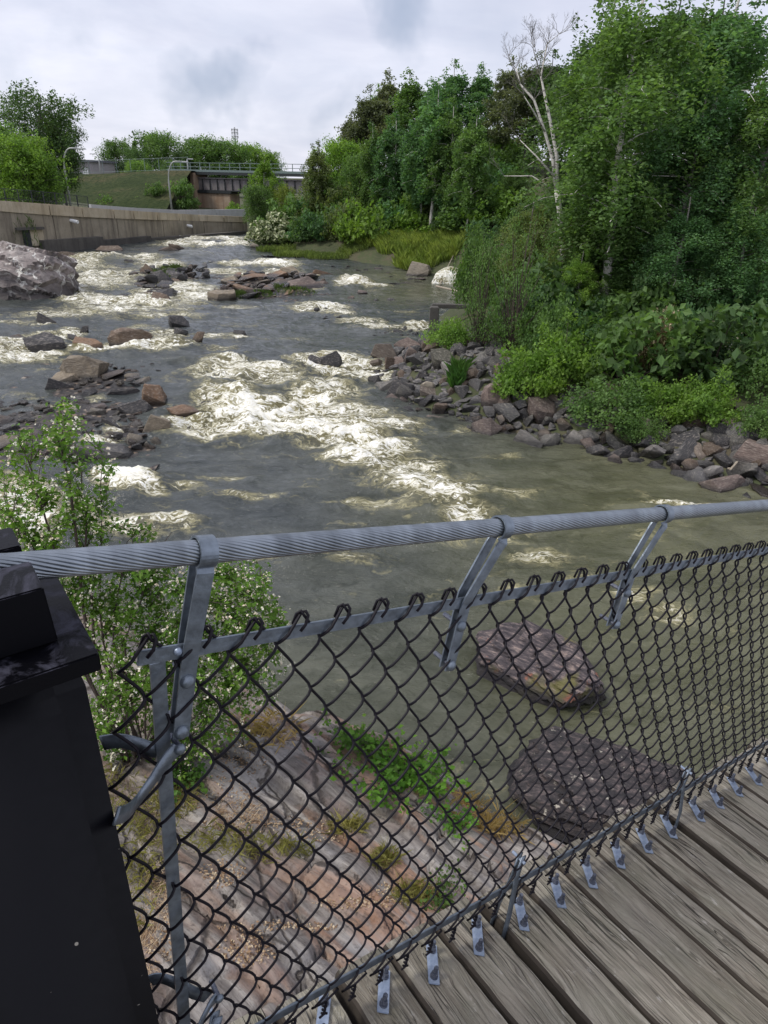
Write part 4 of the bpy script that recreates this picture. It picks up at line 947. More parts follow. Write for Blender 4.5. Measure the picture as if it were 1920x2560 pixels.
ZA = [(250, 955, 90, 45), (150, 1030, 150, 40), (60, 1085, 120, 55), (250, 1060, 130, 45), (330, 1095, 70, 30), (190, 1130, 80, 25), (310, 960, 60, 25)]
bed('island_bed', [(190, 1050, 230, 70), (240, 960, 110, 40), (60, 1090, 180, 60)], .16, None, 5)
scatter(ZA, 240, .22, 1.05, [DK, GR, BR, BR, TAN, TAN, TAN, OR, PALE, PALE, PK, LG], 'rounded stone on the cobble island at the left', 'stones of the cobble island', seed=2, zup=.22, name='river_stone', cat='stone')
scatter([(330, 935, 60, 14), (400, 905, 40, 10), (385, 925, 30, 8)], 14, .2, .6, [DK, BR, OR], 'flat slab awash just upstream of the cobble island', 'slabs awash above the cobble island', seed=21, flat=.35)
bed('islet_bed', [(680, 722, 130, 28), (410, 695, 90, 24)], .32, None, 9)
scatter([(640, 715, 90, 22), (720, 712, 90, 24), (620, 735, 80, 14), (560, 745, 30, 8)], 125, .45, 1.6, [DK, BR, OR, OR, TAN, TAN, PK], 'broken slab on the middle islet with green tufts', 'slabs of the middle islet', seed=3, zup=1.0, flat=.55, mind=.6)
scatter([(420, 690, 70, 18), (390, 708, 50, 16), (480, 690, 50, 12), (370, 690, 40, 10), (410, 740, 40, 10)], 55, .45, 1.5, [DK, DK, BR, GR], 'slab on the upper left grassy islet', 'slabs of the upper left islet', seed=4, zup=.8, flat=.62, mind=.6)
scatter([(850, 790, 60, 14), (930, 810, 70, 16), (1010, 825, 60, 14), (960, 835, 50, 8), (790, 765, 40, 8)], 75, .16, .45, [DK, DK, DK, BR, GR], 'stone in the shallow ledge leading to the right bank', 'stones of the shallow ledge', seed=6, zup=.08, mind=.7, name='river_stone', cat='stone')
scatter([(560, 655, 60, 6), (500, 670, 60, 6), (680, 648, 60, 6), (700, 640, 50, 4), (880, 680, 60, 8), (980, 690, 80, 12), (1010, 705, 60, 8), (780, 640, 60, 6), (900, 668, 80, 8)], 60, .35, 1.1, [DK, BR, GR, PK, TAN], 'flat ledge rock in the shallows below the right bank grass', 'ledge rocks of the upper right shallows', seed=7, flat=.25, mind=.6, zup=.05)
scatter([(200, 655, 60, 8), (310, 620, 80, 5), (500, 592, 70, 3)], 22, .3, .8, [DK, BR], 'rock at the foot of the retaining wall', 'rocks at the foot of the wall', seed=8, flat=.4)
# riprap on the right bank
def riprap(n, seed):
    r = np.random.RandomState(seed); R_ = [p for p in RIGHT if 8 < p[1] < 44 and p[0] < 30]; L = [0]
    for a, b in zip(R_[:-1], R_[1:]): L.append(L[-1]+math.hypot(b[0]-a[0], b[1]-a[1]))
    N = 14000; s_ = r.uniform(0, L[-1], N); x = np.interp(s_, L, [p[0] for p in R_]); y = np.interp(s_, L, [p[1] for p in R_])
    i = np.clip(np.searchsorted(L, s_), 1, len(R_)-1); A = np.array(R_); D = A[i]-A[i-1]; D /= np.linalg.norm(D, axis=1)[:, None]; nx, ny = D[:, 1], -D[:, 0]
    fl = ~inside(x-nx*.3, y-ny*.3, RIVER); nx = np.where(fl, -nx, nx); ny = np.where(fl, -ny, ny)
    d_ = r.uniform(-.35, 1, N)*np.where(y > 26, 5.2, 4.0); d_ = np.maximum(d_, -.35); x = x+nx*d_; y = y+ny*d_; ok = ~((d_ > .4) & inside(x, y, RIVER))
    S_ = r.choice([.20, .26, .32, .40, .50, .64], N)*r.uniform(.85, 1.2, N); got = []; G = np.zeros((0, 3))
    for k in np.nonzero(ok)[0]:
        if len(G) and np.any((x[k]-G[:, 0])**2+(y[k]-G[:, 1])**2 < (.50*(S_[k]+G[:, 2]))**2): continue
        G = np.vstack([G, [x[k], y[k], S_[k]]])
        if len(G) >= n: break
    return sorted([tuple(g) for g in G], key=lambda g: -g[2])
rp = riprap(820, 4)
rub = MB()
def rubble(x, y, z, s):
    me = rr.choice(RM); rot = Matrix.Rotation(rr.uniform(0, 6.28), 3, 'Z') @ Matrix.Rotation(rr.uniform(-.6, .6), 3, 'X')
    rub.add([rot @ Vector((v.co.x*s*1.1, v.co.y*s*.9, v.co.z*s*.7)) + Vector((x, y, z)) for v in me.vertices], [tuple(p.vertices) for p in me.polygons])
for k, (x, y, s) in enumerate(rp):
    if k >= 285:
        rubble(x, y, max(gz(x, y), water_z(x, y)-.15)+s*.05, s); continue
    z = max(gz(x, y), water_z(x, y)-.15); c = rr.choice([DK, DK, DK, GR, GR, BR, BR, PK, LG, (.19, .18, .16), (.24, .19, .15)])
    far = y > 27; lab = 'angular rock in the riprap point beside the lower rapids' if far else 'angular rock in the riprap below the right bank shrubs'
    place_rock((x, y, z+s*rr.uniform(-.02, .18)), (s*rr.uniform(.9, 1.5), s*rr.uniform(.75, 1.1), s*rr.uniform(.6, 1.1)), c, z < .35, *dl(lab, 'rocks of the riprap point' if far else 'rocks of the right bank riprap', c, s, .45), rot=(rr.uniform(-.6, .6), rr.uniform(-.6, .6), rr.uniform(0, 6.28)))

m, t, out = mat('patched_rock'); oc = objc(t); n = t.noise(oc, 1.6, 7, .65, .5); n2 = t.noise(t.mapping(oc, (1, 3, 3), (.2, .3, .5)), 4, 6, .7); n3 = t.noise(oc, 1.1, 3)
c = t.ramp(n2, [(.36, (.022, .018, .022)), (.52, (.085, .068, .070)), (.66, (.30, .23, .20))])
c = t.mix(t.maprange(n, .60, .66, 0, .8), c, (.40, .14, .07)); z = t.n('ShaderNodeSeparateXYZ', {0: geo(t)}).outputs[2]
c = t.mix(t.maprange(n3, .56, .62, 0, .8), c, (.14, .13, .035)); c = t.mix(t.maprange(t.math('ADD', z, t.math('MULTIPLY', n, -.2)), .20, .06, 0, .9), c, (.018, .016, .018))
finish(t, out, c, .75, n2, .9, .05); M['patch'] = m
m, t, out = mat('lichen_rock'); oc = objc(t); n = t.noise(oc, 2.4, 8, .68, .6); n2 = t.noise(t.mapping(oc, (1, 2, 4), (.2, .1, .3)), 5, 6, .7); n3 = t.noise(oc, 9, 5, .6)
c = t.ramp(n2, [(.36, (.012, .011, .013)), (.52, (.045, .037, .038)), (.68, (.17, .13, .12))])
c = t.mix(t.maprange(n, .30, .42, .5, 0), c, (.10, .09, .07))
nn = t.n('ShaderNodeSeparateXYZ', {0: t.n('ShaderNodeNewGeometry').outputs['Normal']}).outputs[2]
c = t.mix(t.math('MULTIPLY', t.maprange(n3, .60, .64, 0, .85), t.maprange(n, .47, .56)), c, (.50, .46, .38))
z = t.n('ShaderNodeSeparateXYZ', {0: geo(t)}).outputs[2]; c = t.mix(t.maprange(t.math('ADD', z, t.math('MULTIPLY', n, -.2)), .20, .06, 0, .9), c, (.014, .013, .015))
finish(t, out, c, .75, t.math('ADD', n2, n3), .9, .05); M['lichen'] = m
o = rub.build('riprap_rubble', M['wetrock']); o.color = (.12, .115, .115, 1); tag(o, 'small broken stones filling the gaps of the right bank riprap', 'rubble', kind='stuff')
# big veined boulder at the left
def big_rock(name, label, c, size, rotz, seed, matn, color=None, sub=6, amp=.13, pts=26, boxy=.5, layer=(1, 1, 3), wet=True):
    me = rock_mesh(seed, npts=pts, boxy=boxy); bm = bmesh.new(); bm.from_mesh(me); bmesh.ops.triangulate(bm, faces=bm.faces)
    for _ in range(3):
        long_ = [e for e in bm.edges if e.calc_length() > .16]; bmesh.ops.subdivide_edges(bm, edges=long_, cuts=1, use_grid_fill=True); bmesh.ops.triangulate(bm, faces=bm.faces)
    for _ in range(2): bmesh.ops.subdivide_edges(bm, edges=[e for e in bm.edges if e.calc_length() > .07], cuts=1); bmesh.ops.triangulate(bm, faces=bm.faces)
    C_ = np.array([v.co for v in bm.verts]); S_ = np.array(size); D_ = fbm(C_*2.2+seed, 5, seed, .55); q = C_@np.array([.3, .1, 1.0])*4.5+D_*1.2; st_ = q-np.floor(q)
    E_ = (sstep(0, .10, st_)-st_)*.11 + amp*D_ + .025*fbm(C_*np.array([6, 6, 14]), 4, seed+9)
    for v, e in zip(bm.verts, E_): v.co *= 1+float(e)
    for v in bm.verts: v.co.x *= size[0]; v.co.y *= size[1]; v.co.z *= size[2]
    bmesh.ops.recalc_face_normals(bm, faces=bm.faces); bm.to_mesh(me); bm.free(); me.materials.clear(); me.materials.append(M[matn])
    o = link(name, me); o.location = c; o.rotation_euler.z = rotz; tag(o, label, 'boulder')
    if color: o.color = (*color, 1)
    return o
p = at_w(5, 752)
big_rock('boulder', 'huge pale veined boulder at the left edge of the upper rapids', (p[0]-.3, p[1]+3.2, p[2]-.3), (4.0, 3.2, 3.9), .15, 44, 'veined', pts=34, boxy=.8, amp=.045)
p = at_z(1350, 1690, 0); big_rock('boulder', 'grey boulder with a rust patch in the water behind the fence', (p[0]-.05, p[1]+.1, -.10), (1.50, .78, .84), -.62, 52, 'patch', (.20, .17, .165), pts=16, boxy=.7, amp=.05)

p = at_z(1530, 1985, 0.3); big_rock('boulder', 'broad dark flat boulder with pale lichen in the water beside the deck', (p[0], p[1]+.05, -.12), (1.62, 1.22, .74), -.25, 66, 'lichen', (.11, .10, .10), pts=30, boxy=.8, amp=.11)
# ------------------------------------------------------------------ VEGETATION
def leaves_np(Cn, size, seed, aspect=.62, upb=.35, jit=.5):
    r = np.random.RandomState(seed); n = len(Cn)
    N = r.normal(size=(n, 3)); N[:, 2] = np.abs(N[:, 2])*1.0+upb; N /= np.linalg.norm(N, axis=1)[:, None]
    A = np.cross(N, r.normal(size=(n, 3))); A /= np.linalg.norm(A, axis=1)[:, None]; Bv = np.cross(N, A)
    s = (np.broadcast_to(size, (n,))*r.uniform(1-jit, 1+jit, n))[:, None]*.5
    fold = N*s*.18
    V = np.stack([Cn+A*s, Cn+Bv*s*aspect+fold, Cn-A*s, Cn-Bv*s*aspect+fold], 1).reshape(-1, 3)
    return V, np.arange(n*4).reshape(n, 4)
def make_tree(kind, seed, nleaf, lsize, name='tree'):
    """unit: real metres at natural height H (returned)"""
    r = np.random.RandomState(seed); mb = MB()
    P_ = dict(birch=dict(H=15, tr=.16, c0=.22, w=.20, nl=44, asc=.9, droop=1.1, cs=.55, lean=.03),
              poplar=dict(H=16, tr=.17, c0=.30, w=.17, nl=50, asc=1.1, droop=.3, cs=.80, lean=.04),
              broad=dict(H=10, tr=.22, c0=.10, w=.46, nl=80, asc=.8, droop=.2, cs=1.0, lean=.03),
              willow=dict(H=12, tr=.25, c0=.14, w=.42, nl=64, asc=1.1, droop=.5, cs=.75, lean=.15),
              spruce=dict(H=12, tr=.14, c0=.06, w=.15, nl=60, asc=.1, droop=.4, cs=.35, lean=0))[kind]
    H = P_['H']; lx, ly = r.uniform(-1, 1, 2)*P_['lean']*H
    def tp(t_): return np.array([lx*t_**1.5+.12*math.sin(t_*6+seed), ly*t_**1.5+.12*math.cos(t_*5+seed), H*t_])
    mb.tube([tp(t_)+[0, 0, -.4*(t_ == 0)] for t_ in np.linspace(0, .97, 12)], [P_['tr']*(1.05-t_)+.015 for t_ in np.linspace(0, .97, 12)], 7)
    cen, wgt, rad = [], [], []
    for i in range(P_['nl']):
        t0 = P_['c0']+(1-P_['c0'])*((i+.5)/P_['nl'])**.9*.93; k = (t0-P_['c0'])/(1-P_['c0'])
        if kind == 'broad': env = math.sqrt(max(0, 1-(2*k-.85)**2/1.4))
        elif kind == 'spruce': env = 1-k
        elif kind == 'willow': env = math.sqrt(max(0, 1-(1.7*k-.9)**2/1.1))
        else: env = (math.sin(math.pi*min(1, (k*.86+.14)))**.75)
        L = H*P_['w']*env*r.uniform(.55, 1.2); az = i*2.4+r.uniform(-.6, .6); a0 = tp(t0*.86); dirh = np.array([math.cos(az), math.sin(az), 0])
        pts = []
        for s_ in np.linspace(0, 1, 6): pts.append(a0+dirh*L*s_+np.array([0, 0, P_['asc']*L*s_*(1-.55*s_)-P_['droop']*L*.35*s_**2])+r.normal(size=3)*.03*L*s_)
        mb.tube(pts, [max(.012, P_['tr']*.32*(1-t0*.6)*(1-s_*.85)) for s_ in np.linspace(0, 1, 6)], 4, cap=False)
        for q in range(5):
            s_ = r.uniform(.35, 1.05); j = s_*5; j0 = min(int(j), 4); p = pts[j0]*(1-(j-j0))+pts[j0+1]*(j-j0); p = p+r.normal(size=3)*L*.10
            cen.append(p); rad.append(P_['cs']*r.uniform(.6, 1.35)); wgt.append(r.uniform(.4, 1.4))
    for q in range(9): cen.append(tp(1.0)-np.array([r.normal()*(.2+.1*q), r.normal()*(.2+.1*q), .5+q*.16*H/10])); rad.append(P_['cs']*.7); wgt.append(.8)
    cen = np.array(cen); rad = np.array(rad); wgt = np.array(wgt)*rad**2; wgt /= wgt.sum()
    idx = r.choice(len(cen), nleaf, p=wgt); D = r.normal(size=(nleaf, 3)); D /= np.linalg.norm(D, axis=1)[:, None]; rr_ = r.uniform(0, 1, nleaf)**.45
    st_ = np.array([1, 1, 1.5 if kind in ('birch', 'willow') else .75]); C_ = cen[idx]+D*(rad[idx]*rr_)[:, None]*st_
    V, Fq = leaves_np(C_, lsize, seed+1)
    return mb.mesh('trunk', True), mesh_np('crown', V, Fq), H
TREES = {}
def tree_kind(key, kind, seeds, nleaf, lsize): TREES[key] = [make_tree(kind, s_, nleaf, lsize) for s_ in seeds]
tree_kind('birch', 'birch', (1, 2, 3), 26000, .15)
tree_kind('birch_far', 'birch', (4, 5), 14000, .27)
tree_kind('poplar_far', 'poplar', (6, 7, 8), 13000, .28)
tree_kind('broad_far', 'broad', (9, 10, 11), 16000, .28)
tree_kind('willow_far', 'willow', (12,), 20000, .24)
tree_kind('spruce_far', 'spruce', (14,), 5000, .35)
_mc = {}
def with_mat(me, mt):
    k = (me.name, mt.name)
    if k not in _mc:
        m2 = me if not me.materials else me.copy()
        if m2.materials: m2.materials.clear()
        m2.materials.append(mt); _mc[k] = m2
    return _mc[k]
tr = random.Random(3)
GRN = dict(dark=(.085, .145, .055), mid=(.115, .195, .060), bright=(.160, .265, .052), blue=(.098, .190, .078), yellow=(.185, .235, .055), olive=(.145, .185, .068), plum=(.125, .145, .085))
def tree(key, px, ytop, Y, colr, label, wide=1.0, bark='bark', group=None, name=None, base=None, var=None, cat='tree', lean=0):
    """trunk base under pixel column px at distance Y, top at pixel row ytop"""
    top = at_y(px, ytop, Y); x, y = top[0], top[1]; z0 = gz(x, y) if base is None else base; Hn = max(1.2, top[2]-z0)
    trm, cr, H = TREES[key][var if var is not None else tr.randrange(len(TREES[key]))]; k = Hn/H
    nm = name or {'birch': 'birch_tree', 'birch_far': 'birch_tree', 'poplar_far': 'poplar_tree', 'broad_far': 'broadleaf_tree', 'willow_far': 'willow_tree', 'spruce_far': 'spruce_tree'}[key]
    o = empty(nm, (x, y, z0), label, cat, group, tr.uniform(0, 6.28)); o.scale = (k*wide, k*wide, k); o.rotation_euler.x = lean
    link('trunk', with_mat(trm, M[bark]), None, o); c = link('crown', with_mat(cr, M['leaf']), None, o); j = tr.uniform(.85, 1.15); c.color = (colr[0]*j, colr[1]*j, colr[2]*j, 1)
    return o
# left
G_ = GRN
tree('willow_far', 60, 225, 96, G_['dark'], 'tall dark willow with a windswept crown at the far left', 1.15, base=4.5)
tree('willow_far', 130, 300, 100, G_['dark'], 'smaller leaning willow reaching over the street lamp', .8, base=4.5)
tree('broad_far', 40, 325, 80, G_['bright'], 'bright green rounded tree at the left edge behind the wall', 1.0, base=4)
tree('broad_far', -45, 285, 84, G_['mid'], 'green tree cut by the left edge behind the wall', 1.0, base=4)
tree('broad_far', 95, 405, 82, G_['mid'], 'low green tree between the bright tree and the leaning lamp', .8, base=4)
for px, yt, Y, c, w_, l in ((290, 340, 190, 'mid', .75, 'leftmost round tree behind the railway fence'), (390, 318, 195, 'mid', .8, 'tallest round tree behind the railway fence'), (340, 395, 172, 'bright', .8, 'small light green tree in front of the round trees'), (335, 362, 185, 'dark', .6, 'dark tree between the two round trees'), (455, 372, 195, 'dark', .8, 'dense tree left of the railway bridge'), (500, 332, 200, 'mid', .95, 'wide tree above the left end of the bridge'), (560, 340, 200, 'mid', .9, 'middle tree above the railway bridge'), (620, 352, 205, 'bright', .9, 'light green tree above the railway bridge'), (670, 372, 205, 'bright', .8, 'light green treetop above the right part of the bridge'), (425, 395, 175, 'mid', .8, 'green tree between the round trees and the bridge')):
    tree('broad_far', px, yt, Y, G_[c], l, w_, base=4, group=None)
tree('spruce_far', 331, 322, 215, G_['dark'], 'spruce tip standing left above the round trees', base=4); tree('spruce_far', 358, 322, 215, G_['dark'], 'spruce tip standing right above the round trees', base=4)
# middle and right: (key, px, ytop, Y, colour, bark, wide, label)
MID = [('birch_far', 655, 378, 96, 'bright', 'birch', 1.15, 'pale green birch in front of the bridge girder'), ('birch_far', 1130, 230, 72, 'mid', 'birch', 1.0, 'slim birch right of the white forked one'), ('birch_far', 1190, 260, 68, 'mid', 'birch', 1.0, 'slim birch between the forked birch and the bare birch'), ('birch_far', 935, 300, 82, 'mid', 'birch', 1.0, 'slim birch in front of the first dark poplars'), ('birch_far', 1500, 260, 52, 'mid', 'birch', 1.0, 'slim birch below the sky gap at the right'), ('broad_far', 800, 430, 84, 'mid', 'bark', .8, 'green tree right behind the slim white birch'), ('broad_far', 1000, 400, 84, 'mid', 'bark', .8, 'green tree under the second dark poplar'), ('broad_far', 1080, 380, 80, 'blue', 'bark', .8, 'dense tree behind the white forked birch'), ('broad_far', 1170, 400, 76, 'mid', 'bark', .8, 'green tree on the embankment slope left of the bare birch'), ('broad_far', 1290, 420, 70, 'mid', 'bark', .8, 'green tree on the embankment slope behind the bare birch'), ('poplar_far', 870, 270, 100, 'plum', 'bark', 1.1, 'short dark poplar at the left end of the tall group'), ('poplar_far', 1095, 190, 90, 'blue', 'birch', 1.2, 'blue green poplar behind the white forked birch'), ('poplar_far', 940, 205, 101, 'mid', 'birch', 1.1, 'green poplar between the first two dark ones'), ('broad_far', 1420, 430, 62, 'mid', 'bark', .8, 'green tree below the sky gap on the embankment'), ('broad_far', 640, 455, 92, 'mid', 'greybark', .7, 'green tree between the white flowering bush and the bridge'), ('broad_far', 712, 458, 93, 'yellow', 'greybark', .6, 'yellow green tree right of the bridge end'),
 ('birch_far', 790, 345, 82, 'olive', 'birch', 1.0, 'slim white birch with a thin olive crown at the end of the bridge'), ('broad_far', 850, 335, 92, 'bright', 'bark', .8, 'light green broad tree between the slim birch and the tall poplars'), ('broad_far', 900, 375, 88, 'mid', 'bark', .7, 'green tree below the first dark poplar'),
 ('poplar_far', 915, 205, 98, 'plum', 'bark', 1.2, 'first tall dark poplar at the left of the tall group'), ('poplar_far', 975, 165, 98, 'plum', 'bark', 1.2, 'second tall dark poplar of the tall group'), ('poplar_far', 1040, 165, 92, 'mid', 'birch', 1.3, 'third tall poplar with a brownish top'),
 ('birch_far', 985, 270, 80, 'blue', 'birch', 1.1, 'green birch in front of the tall dark poplars'), ('birch_far', 1062, 240, 76, 'blue', 'birch', 1.05, 'birch with a thin white trunk left of the brighter one'), ('birch_far', 1096, 195, 74, 'blue', 'birch', 1.25, 'birch with a bright white forked trunk above the slope'),
 ('poplar_far', 1150, 140, 84, 'blue', 'birch', 1.2, 'tall blue green poplar left of the bare birch'), ('poplar_far', 1215, 150, 84, 'blue', 'birch', 1.3, 'blue green poplar right behind the white birch'), ('poplar_far', 1275, 135, 80, 'plum', 'bark', 1.3, 'dark poplar directly left behind the bare birch'),
 ('poplar_far', 1340, 120, 76, 'plum', 'bark', 1.3, 'dark poplar directly behind the bare birch'), ('poplar_far', 1400, 115, 74, 'dark', 'bark', 1.3, 'dark poplar right behind the bare birch'), ('poplar_far', 1460, 120, 70, 'dark', 'bark', 1.2, 'dark poplar on the embankment left of the sky gap'), ('poplar_far', 1530, 60, 66, 'dark', 'bark', 1.2, 'dark poplar on the embankment right of the sky gap'), ('poplar_far', 1610, 40, 64, 'dark', 'bark', 1.2, 'tall dark poplar behind the large right birch'), ('poplar_far', 1720, -60, 60, 'dark', 'bark', 1.3, 'tall dark poplar behind the right foliage'), ('poplar_far', 1850, -60, 56, 'dark', 'bark', 1.3, 'tall dark poplar at the right edge behind everything')]
for k, px, yt, Y, c, bk, wd, l in MID: tree(k, px, yt, Y, G_[c], l, wd, bk)
BIG = [('birch', 1640, -160, 34, 'mid', 'birch', 1.35, 0, 'big birch with a black and white trunk and an airy crown at the right'), ('birch', 1850, -120, 36, 'blue', 'birch', 1.35, 1, 'large blue green birch filling the right edge'), ('birch', 1770, 170, 34, 'blue', 'greybark', 1.35, 2, 'dense blue green tree below the right crowns'), ('birch', 1560, 330, 35, 'mid', 'greybark', 1.5, 2, 'mid green young tree left of the big birch trunk'), ('birch', 1480, 480, 36, 'olive', 'greybark', 1.5, 1, 'young yellow green tree between the bare birch and the big birch'), ('birch', 1330, 480, 40, 'olive', 'greybark', 1.6, 0, 'young olive green tree at the foot of the bare birch'),
       ('birch', 1990, 60, 33, 'mid', 'greybark', 1.3, 0, 'green tree cut by the right edge of the picture'), ('birch', 1720, 480, 32, 'blue', 'greybark', 1.7, 2, 'low dense blue green tree above the white flowering shrub'), ('birch', 1900, 470, 31, 'blue', 'greybark', 1.7, 0, 'low dense green tree above the shrubs at the right edge'), ('birch', 1560, -60, 46, 'dark', 'birch', 1.3, 2, 'dark birch crown above the sky gap at the top right'), ('birch', 1455, 620, 33, 'bright', 'greybark', 1.5, 1, 'bright green young tree right of the black and white birch trunk')]
for k, px, yt, Y, c, bk, wd, v, l in BIG: tree(k, px, yt, Y, G_[c], l, wd, bk, var=v)
# bare forked birch
q0 = at_y(1413, 800, 38); q0[2] = gz(q0[0], q0[1]); bare = empty('bare_birch_tree', tuple(q0), 'half dead forked birch with white bare limbs rising above the dark poplars', 'tree')
r_ = random.Random(8); mb = MB()
def pxp(px, py, Y=38): return at_y(px, py, Y)-q0
main = [(1413, 820), (1412, 700), (1405, 600), (1398, 520), (1391, 475)]
mb.tube([np.array([0, 0, -.4])]+[pxp(*a) for a in main], [.19, .17, .155, .14, .13, .12], 8)
limbs = [([(1391, 475), (1382, 400), (1362, 330), (1335, 250), (1300, 210), (1290, 170)], .10), ([(1393, 480), (1392, 390), (1375, 300), (1360, 230), (1352, 190), (1368, 110)], .11), ([(1385, 440), (1340, 390), (1300, 350)], .06), ([(1375, 470), (1330, 440), (1260, 440)], .05), ([(1362, 330), (1335, 280), (1310, 240)], .05), ([(1352, 190), (1335, 130), (1330, 105)], .035), ([(1368, 110), (1385, 95), (1398, 85)], .025), ([(1300, 210), (1280, 160), (1272, 140)], .03), ([(1380, 330), (1410, 310), (1425, 290)], .03), ([(1385, 380), (1415, 350), (1430, 330)], .03)]
for pts, rad in limbs:
    Q = [pxp(a, b, 38+.3*i*(1 if pts[0][0] % 2 else -1)) for i, (a, b) in enumerate(pts)]; mb.tube(Q, [rad*(1-.75*i/(len(Q)-1)) for i in range(len(Q))], 6)
mb.build('trunk', M['birch'], bare, True)
mb = MB()
def twig(p, d, L, rad, dep):
    q = p+d*L; m_ = (p+q)/2+np.array([r_.gauss(0, .05), r_.gauss(0, .05), r_.gauss(0, .03)])*L; mb.tube([p, m_, q], [rad, rad*.8, rad*.5], 3, cap=False)
    if dep:
        for _ in range(r_.choice((2, 3, 3))): twig(m_ if r_.random() < .4 else q, nrm(d+np.array([r_.gauss(0, .42), r_.gauss(0, .42), r_.gauss(.12, .3)])), L*r_.uniform(.6, .85), rad*.62, dep-1)
for pt in ((1290, 170), (1335, 250), (1368, 110), (1330, 105), (1398, 85), (1272, 140), (1355, 200), (1310, 235), (1300, 210), (1360, 150), (1340, 130)):
    for _ in range(3): twig(pxp(*pt), nrm([r_.gauss(0, .45), r_.gauss(0, .4), .7]), .40, .016, 4)
for pt in ((1260, 440), (1300, 350), (1425, 290), (1430, 330)): twig(pxp(*pt), nrm([-.5 if pt[0] < 1350 else .5, 0, .5]), .6, .015, 3)
mb.build('twigs', M['greybark'], bare)

# shrubs
def shrub_mesh(seed, nleaf, lsize, shape=(1, 1, .8), ncl=70, cr=.26, stems=14):
    r = np.random.RandomState(seed); D = r.normal(size=(ncl, 3)); D[:, 2] = np.abs(D[:, 2])*.9; D /= np.linalg.norm(D, axis=1)[:, None]
    cen = D*r.uniform(.45, .95, (ncl, 1))*np.array(shape)*(1+.25*r.normal(size=(ncl, 1))*.6); cen[:, 2] += .12; rad = cr*r.uniform(.5, 1.25, ncl)
    w_ = rad**2; w_ /= w_.sum(); idx = r.choice(ncl, nleaf, p=w_); Q = r.normal(size=(nleaf, 3)); Q /= np.linalg.norm(Q, axis=1)[:, None]
    C_ = cen[idx]+Q*(rad[idx]*r.uniform(0, 1, nleaf)**.5)[:, None]*np.array([1, 1, .8]); C_[:, 2] = np.maximum(C_[:, 2], .03)
    V, Fq = leaves_np(C_, lsize, seed+4, .65, .5)
    mb = MB()
    for i in range(stems):
        e = cen[r.randint(ncl)]; mb.tube([(e[0]*.08, e[1]*.08, -.1), (e[0]*.4+r.normal()*.05, e[1]*.4, e[2]*.5), e*.98], [.018, .012, .005], 3, cap=False)
    return mb.mesh('stems'), mesh_np('foliage', V, Fq), cen, rad
SH = {'fine': [shrub_mesh(s_, 5200, .062) for s_ in (1, 2, 3)], 'far': [shrub_mesh(s_, 1700, .12, ncl=50) for s_ in (4, 5, 6)], 'leafy': [shrub_mesh(s_, 5000, .075, (1, 1, .75), 90, .22) for s_ in (7, 8)], 'airy': [shrub_mesh(s_, 4200, .036, (.8, .8, 1.5), 110, .20, 60) for s_ in (9, 10)]}
def flower_mesh(src, seed, n, size):
    _, _, cen, rad = src; r = np.random.RandomState(seed); idx = r.randint(len(cen), size=n); Q = r.normal(size=(n, 3)); Q[:, 2] = np.abs(Q[:, 2]); Q /= np.linalg.norm(Q, axis=1)[:, None]
    V, Fq = leaves_np(cen[idx]+Q*(rad[idx]*1.0)[:, None]*[1, 1, .85], size, seed, .9, .6); return mesh_np('blossoms', V, Fq)
FLW = {('far', 0): flower_mesh(SH['far'][0], 3, 1900, .10), ('fine', 0): flower_mesh(SH['fine'][0], 4, 1500, .055), ('fine', 1): flower_mesh(SH['fine'][1], 5, 700, .05)}
def shrub(key, var, x, y, z, s, colr, label, group=None, flower=None, name='shrub', fl_mat='blossom'):
    st, fo, _, _ = SH[key][var % len(SH[key])]; o = empty(name, (x, y, z), label, 'shrub', group, tr.uniform(0, 6.28)); o.scale = s
    link('stems', with_mat(st, M['twig']), None, o); c = link('foliage', with_mat(fo, M['leaf']), None, o); j = tr.uniform(.85, 1.15); c.color = (colr[0]*j, colr[1]*j, colr[2]*j, 1)
    if flower is not None: link('blossoms', with_mat(FLW[flower], M[fl_mat]), None, o)
    return o
def at_ground(px, py, Y0):
    ys_ = np.linspace(13, Y0+14, 240); d_ = ray(px, py); X_ = d_[0]/d_[1]*ys_; Z_ = EYE+d_[2]/d_[1]*ys_; hit = np.nonzero(Z_ < ground(X_, ys_))[0]
    return float(ys_[hit[0]]) if len(hit) else Y0
def shrub_px(key, var, px, pbot, ptop, wpx, Y, colr, label, name='shrub', flower=None, squash=1.0, fl='blossom'):
    Y = min(Y+6, max(Y-6, at_ground(px, pbot, Y)))
    b = at_y(px, pbot, Y); t_ = at_y(px, ptop, Y); z = gz(b[0], b[1]); h = max(.5, t_[2]-z); w_ = wpx/F*((b-CAM)@FW)/2
    return shrub(key, var, b[0], b[1], z, (w_*1.05, w_*.95, h/(1.55 if key == 'airy' else .98)), colr, label, None, flower, name, fl)
shrub_px('far', 0, 685, 622, 540, 115, 84, (.10, .14, .055), 'round bush covered in white blossom at the water edge below the bridge', 'flowering_bush', ('far', 0), fl='blossom_cream')
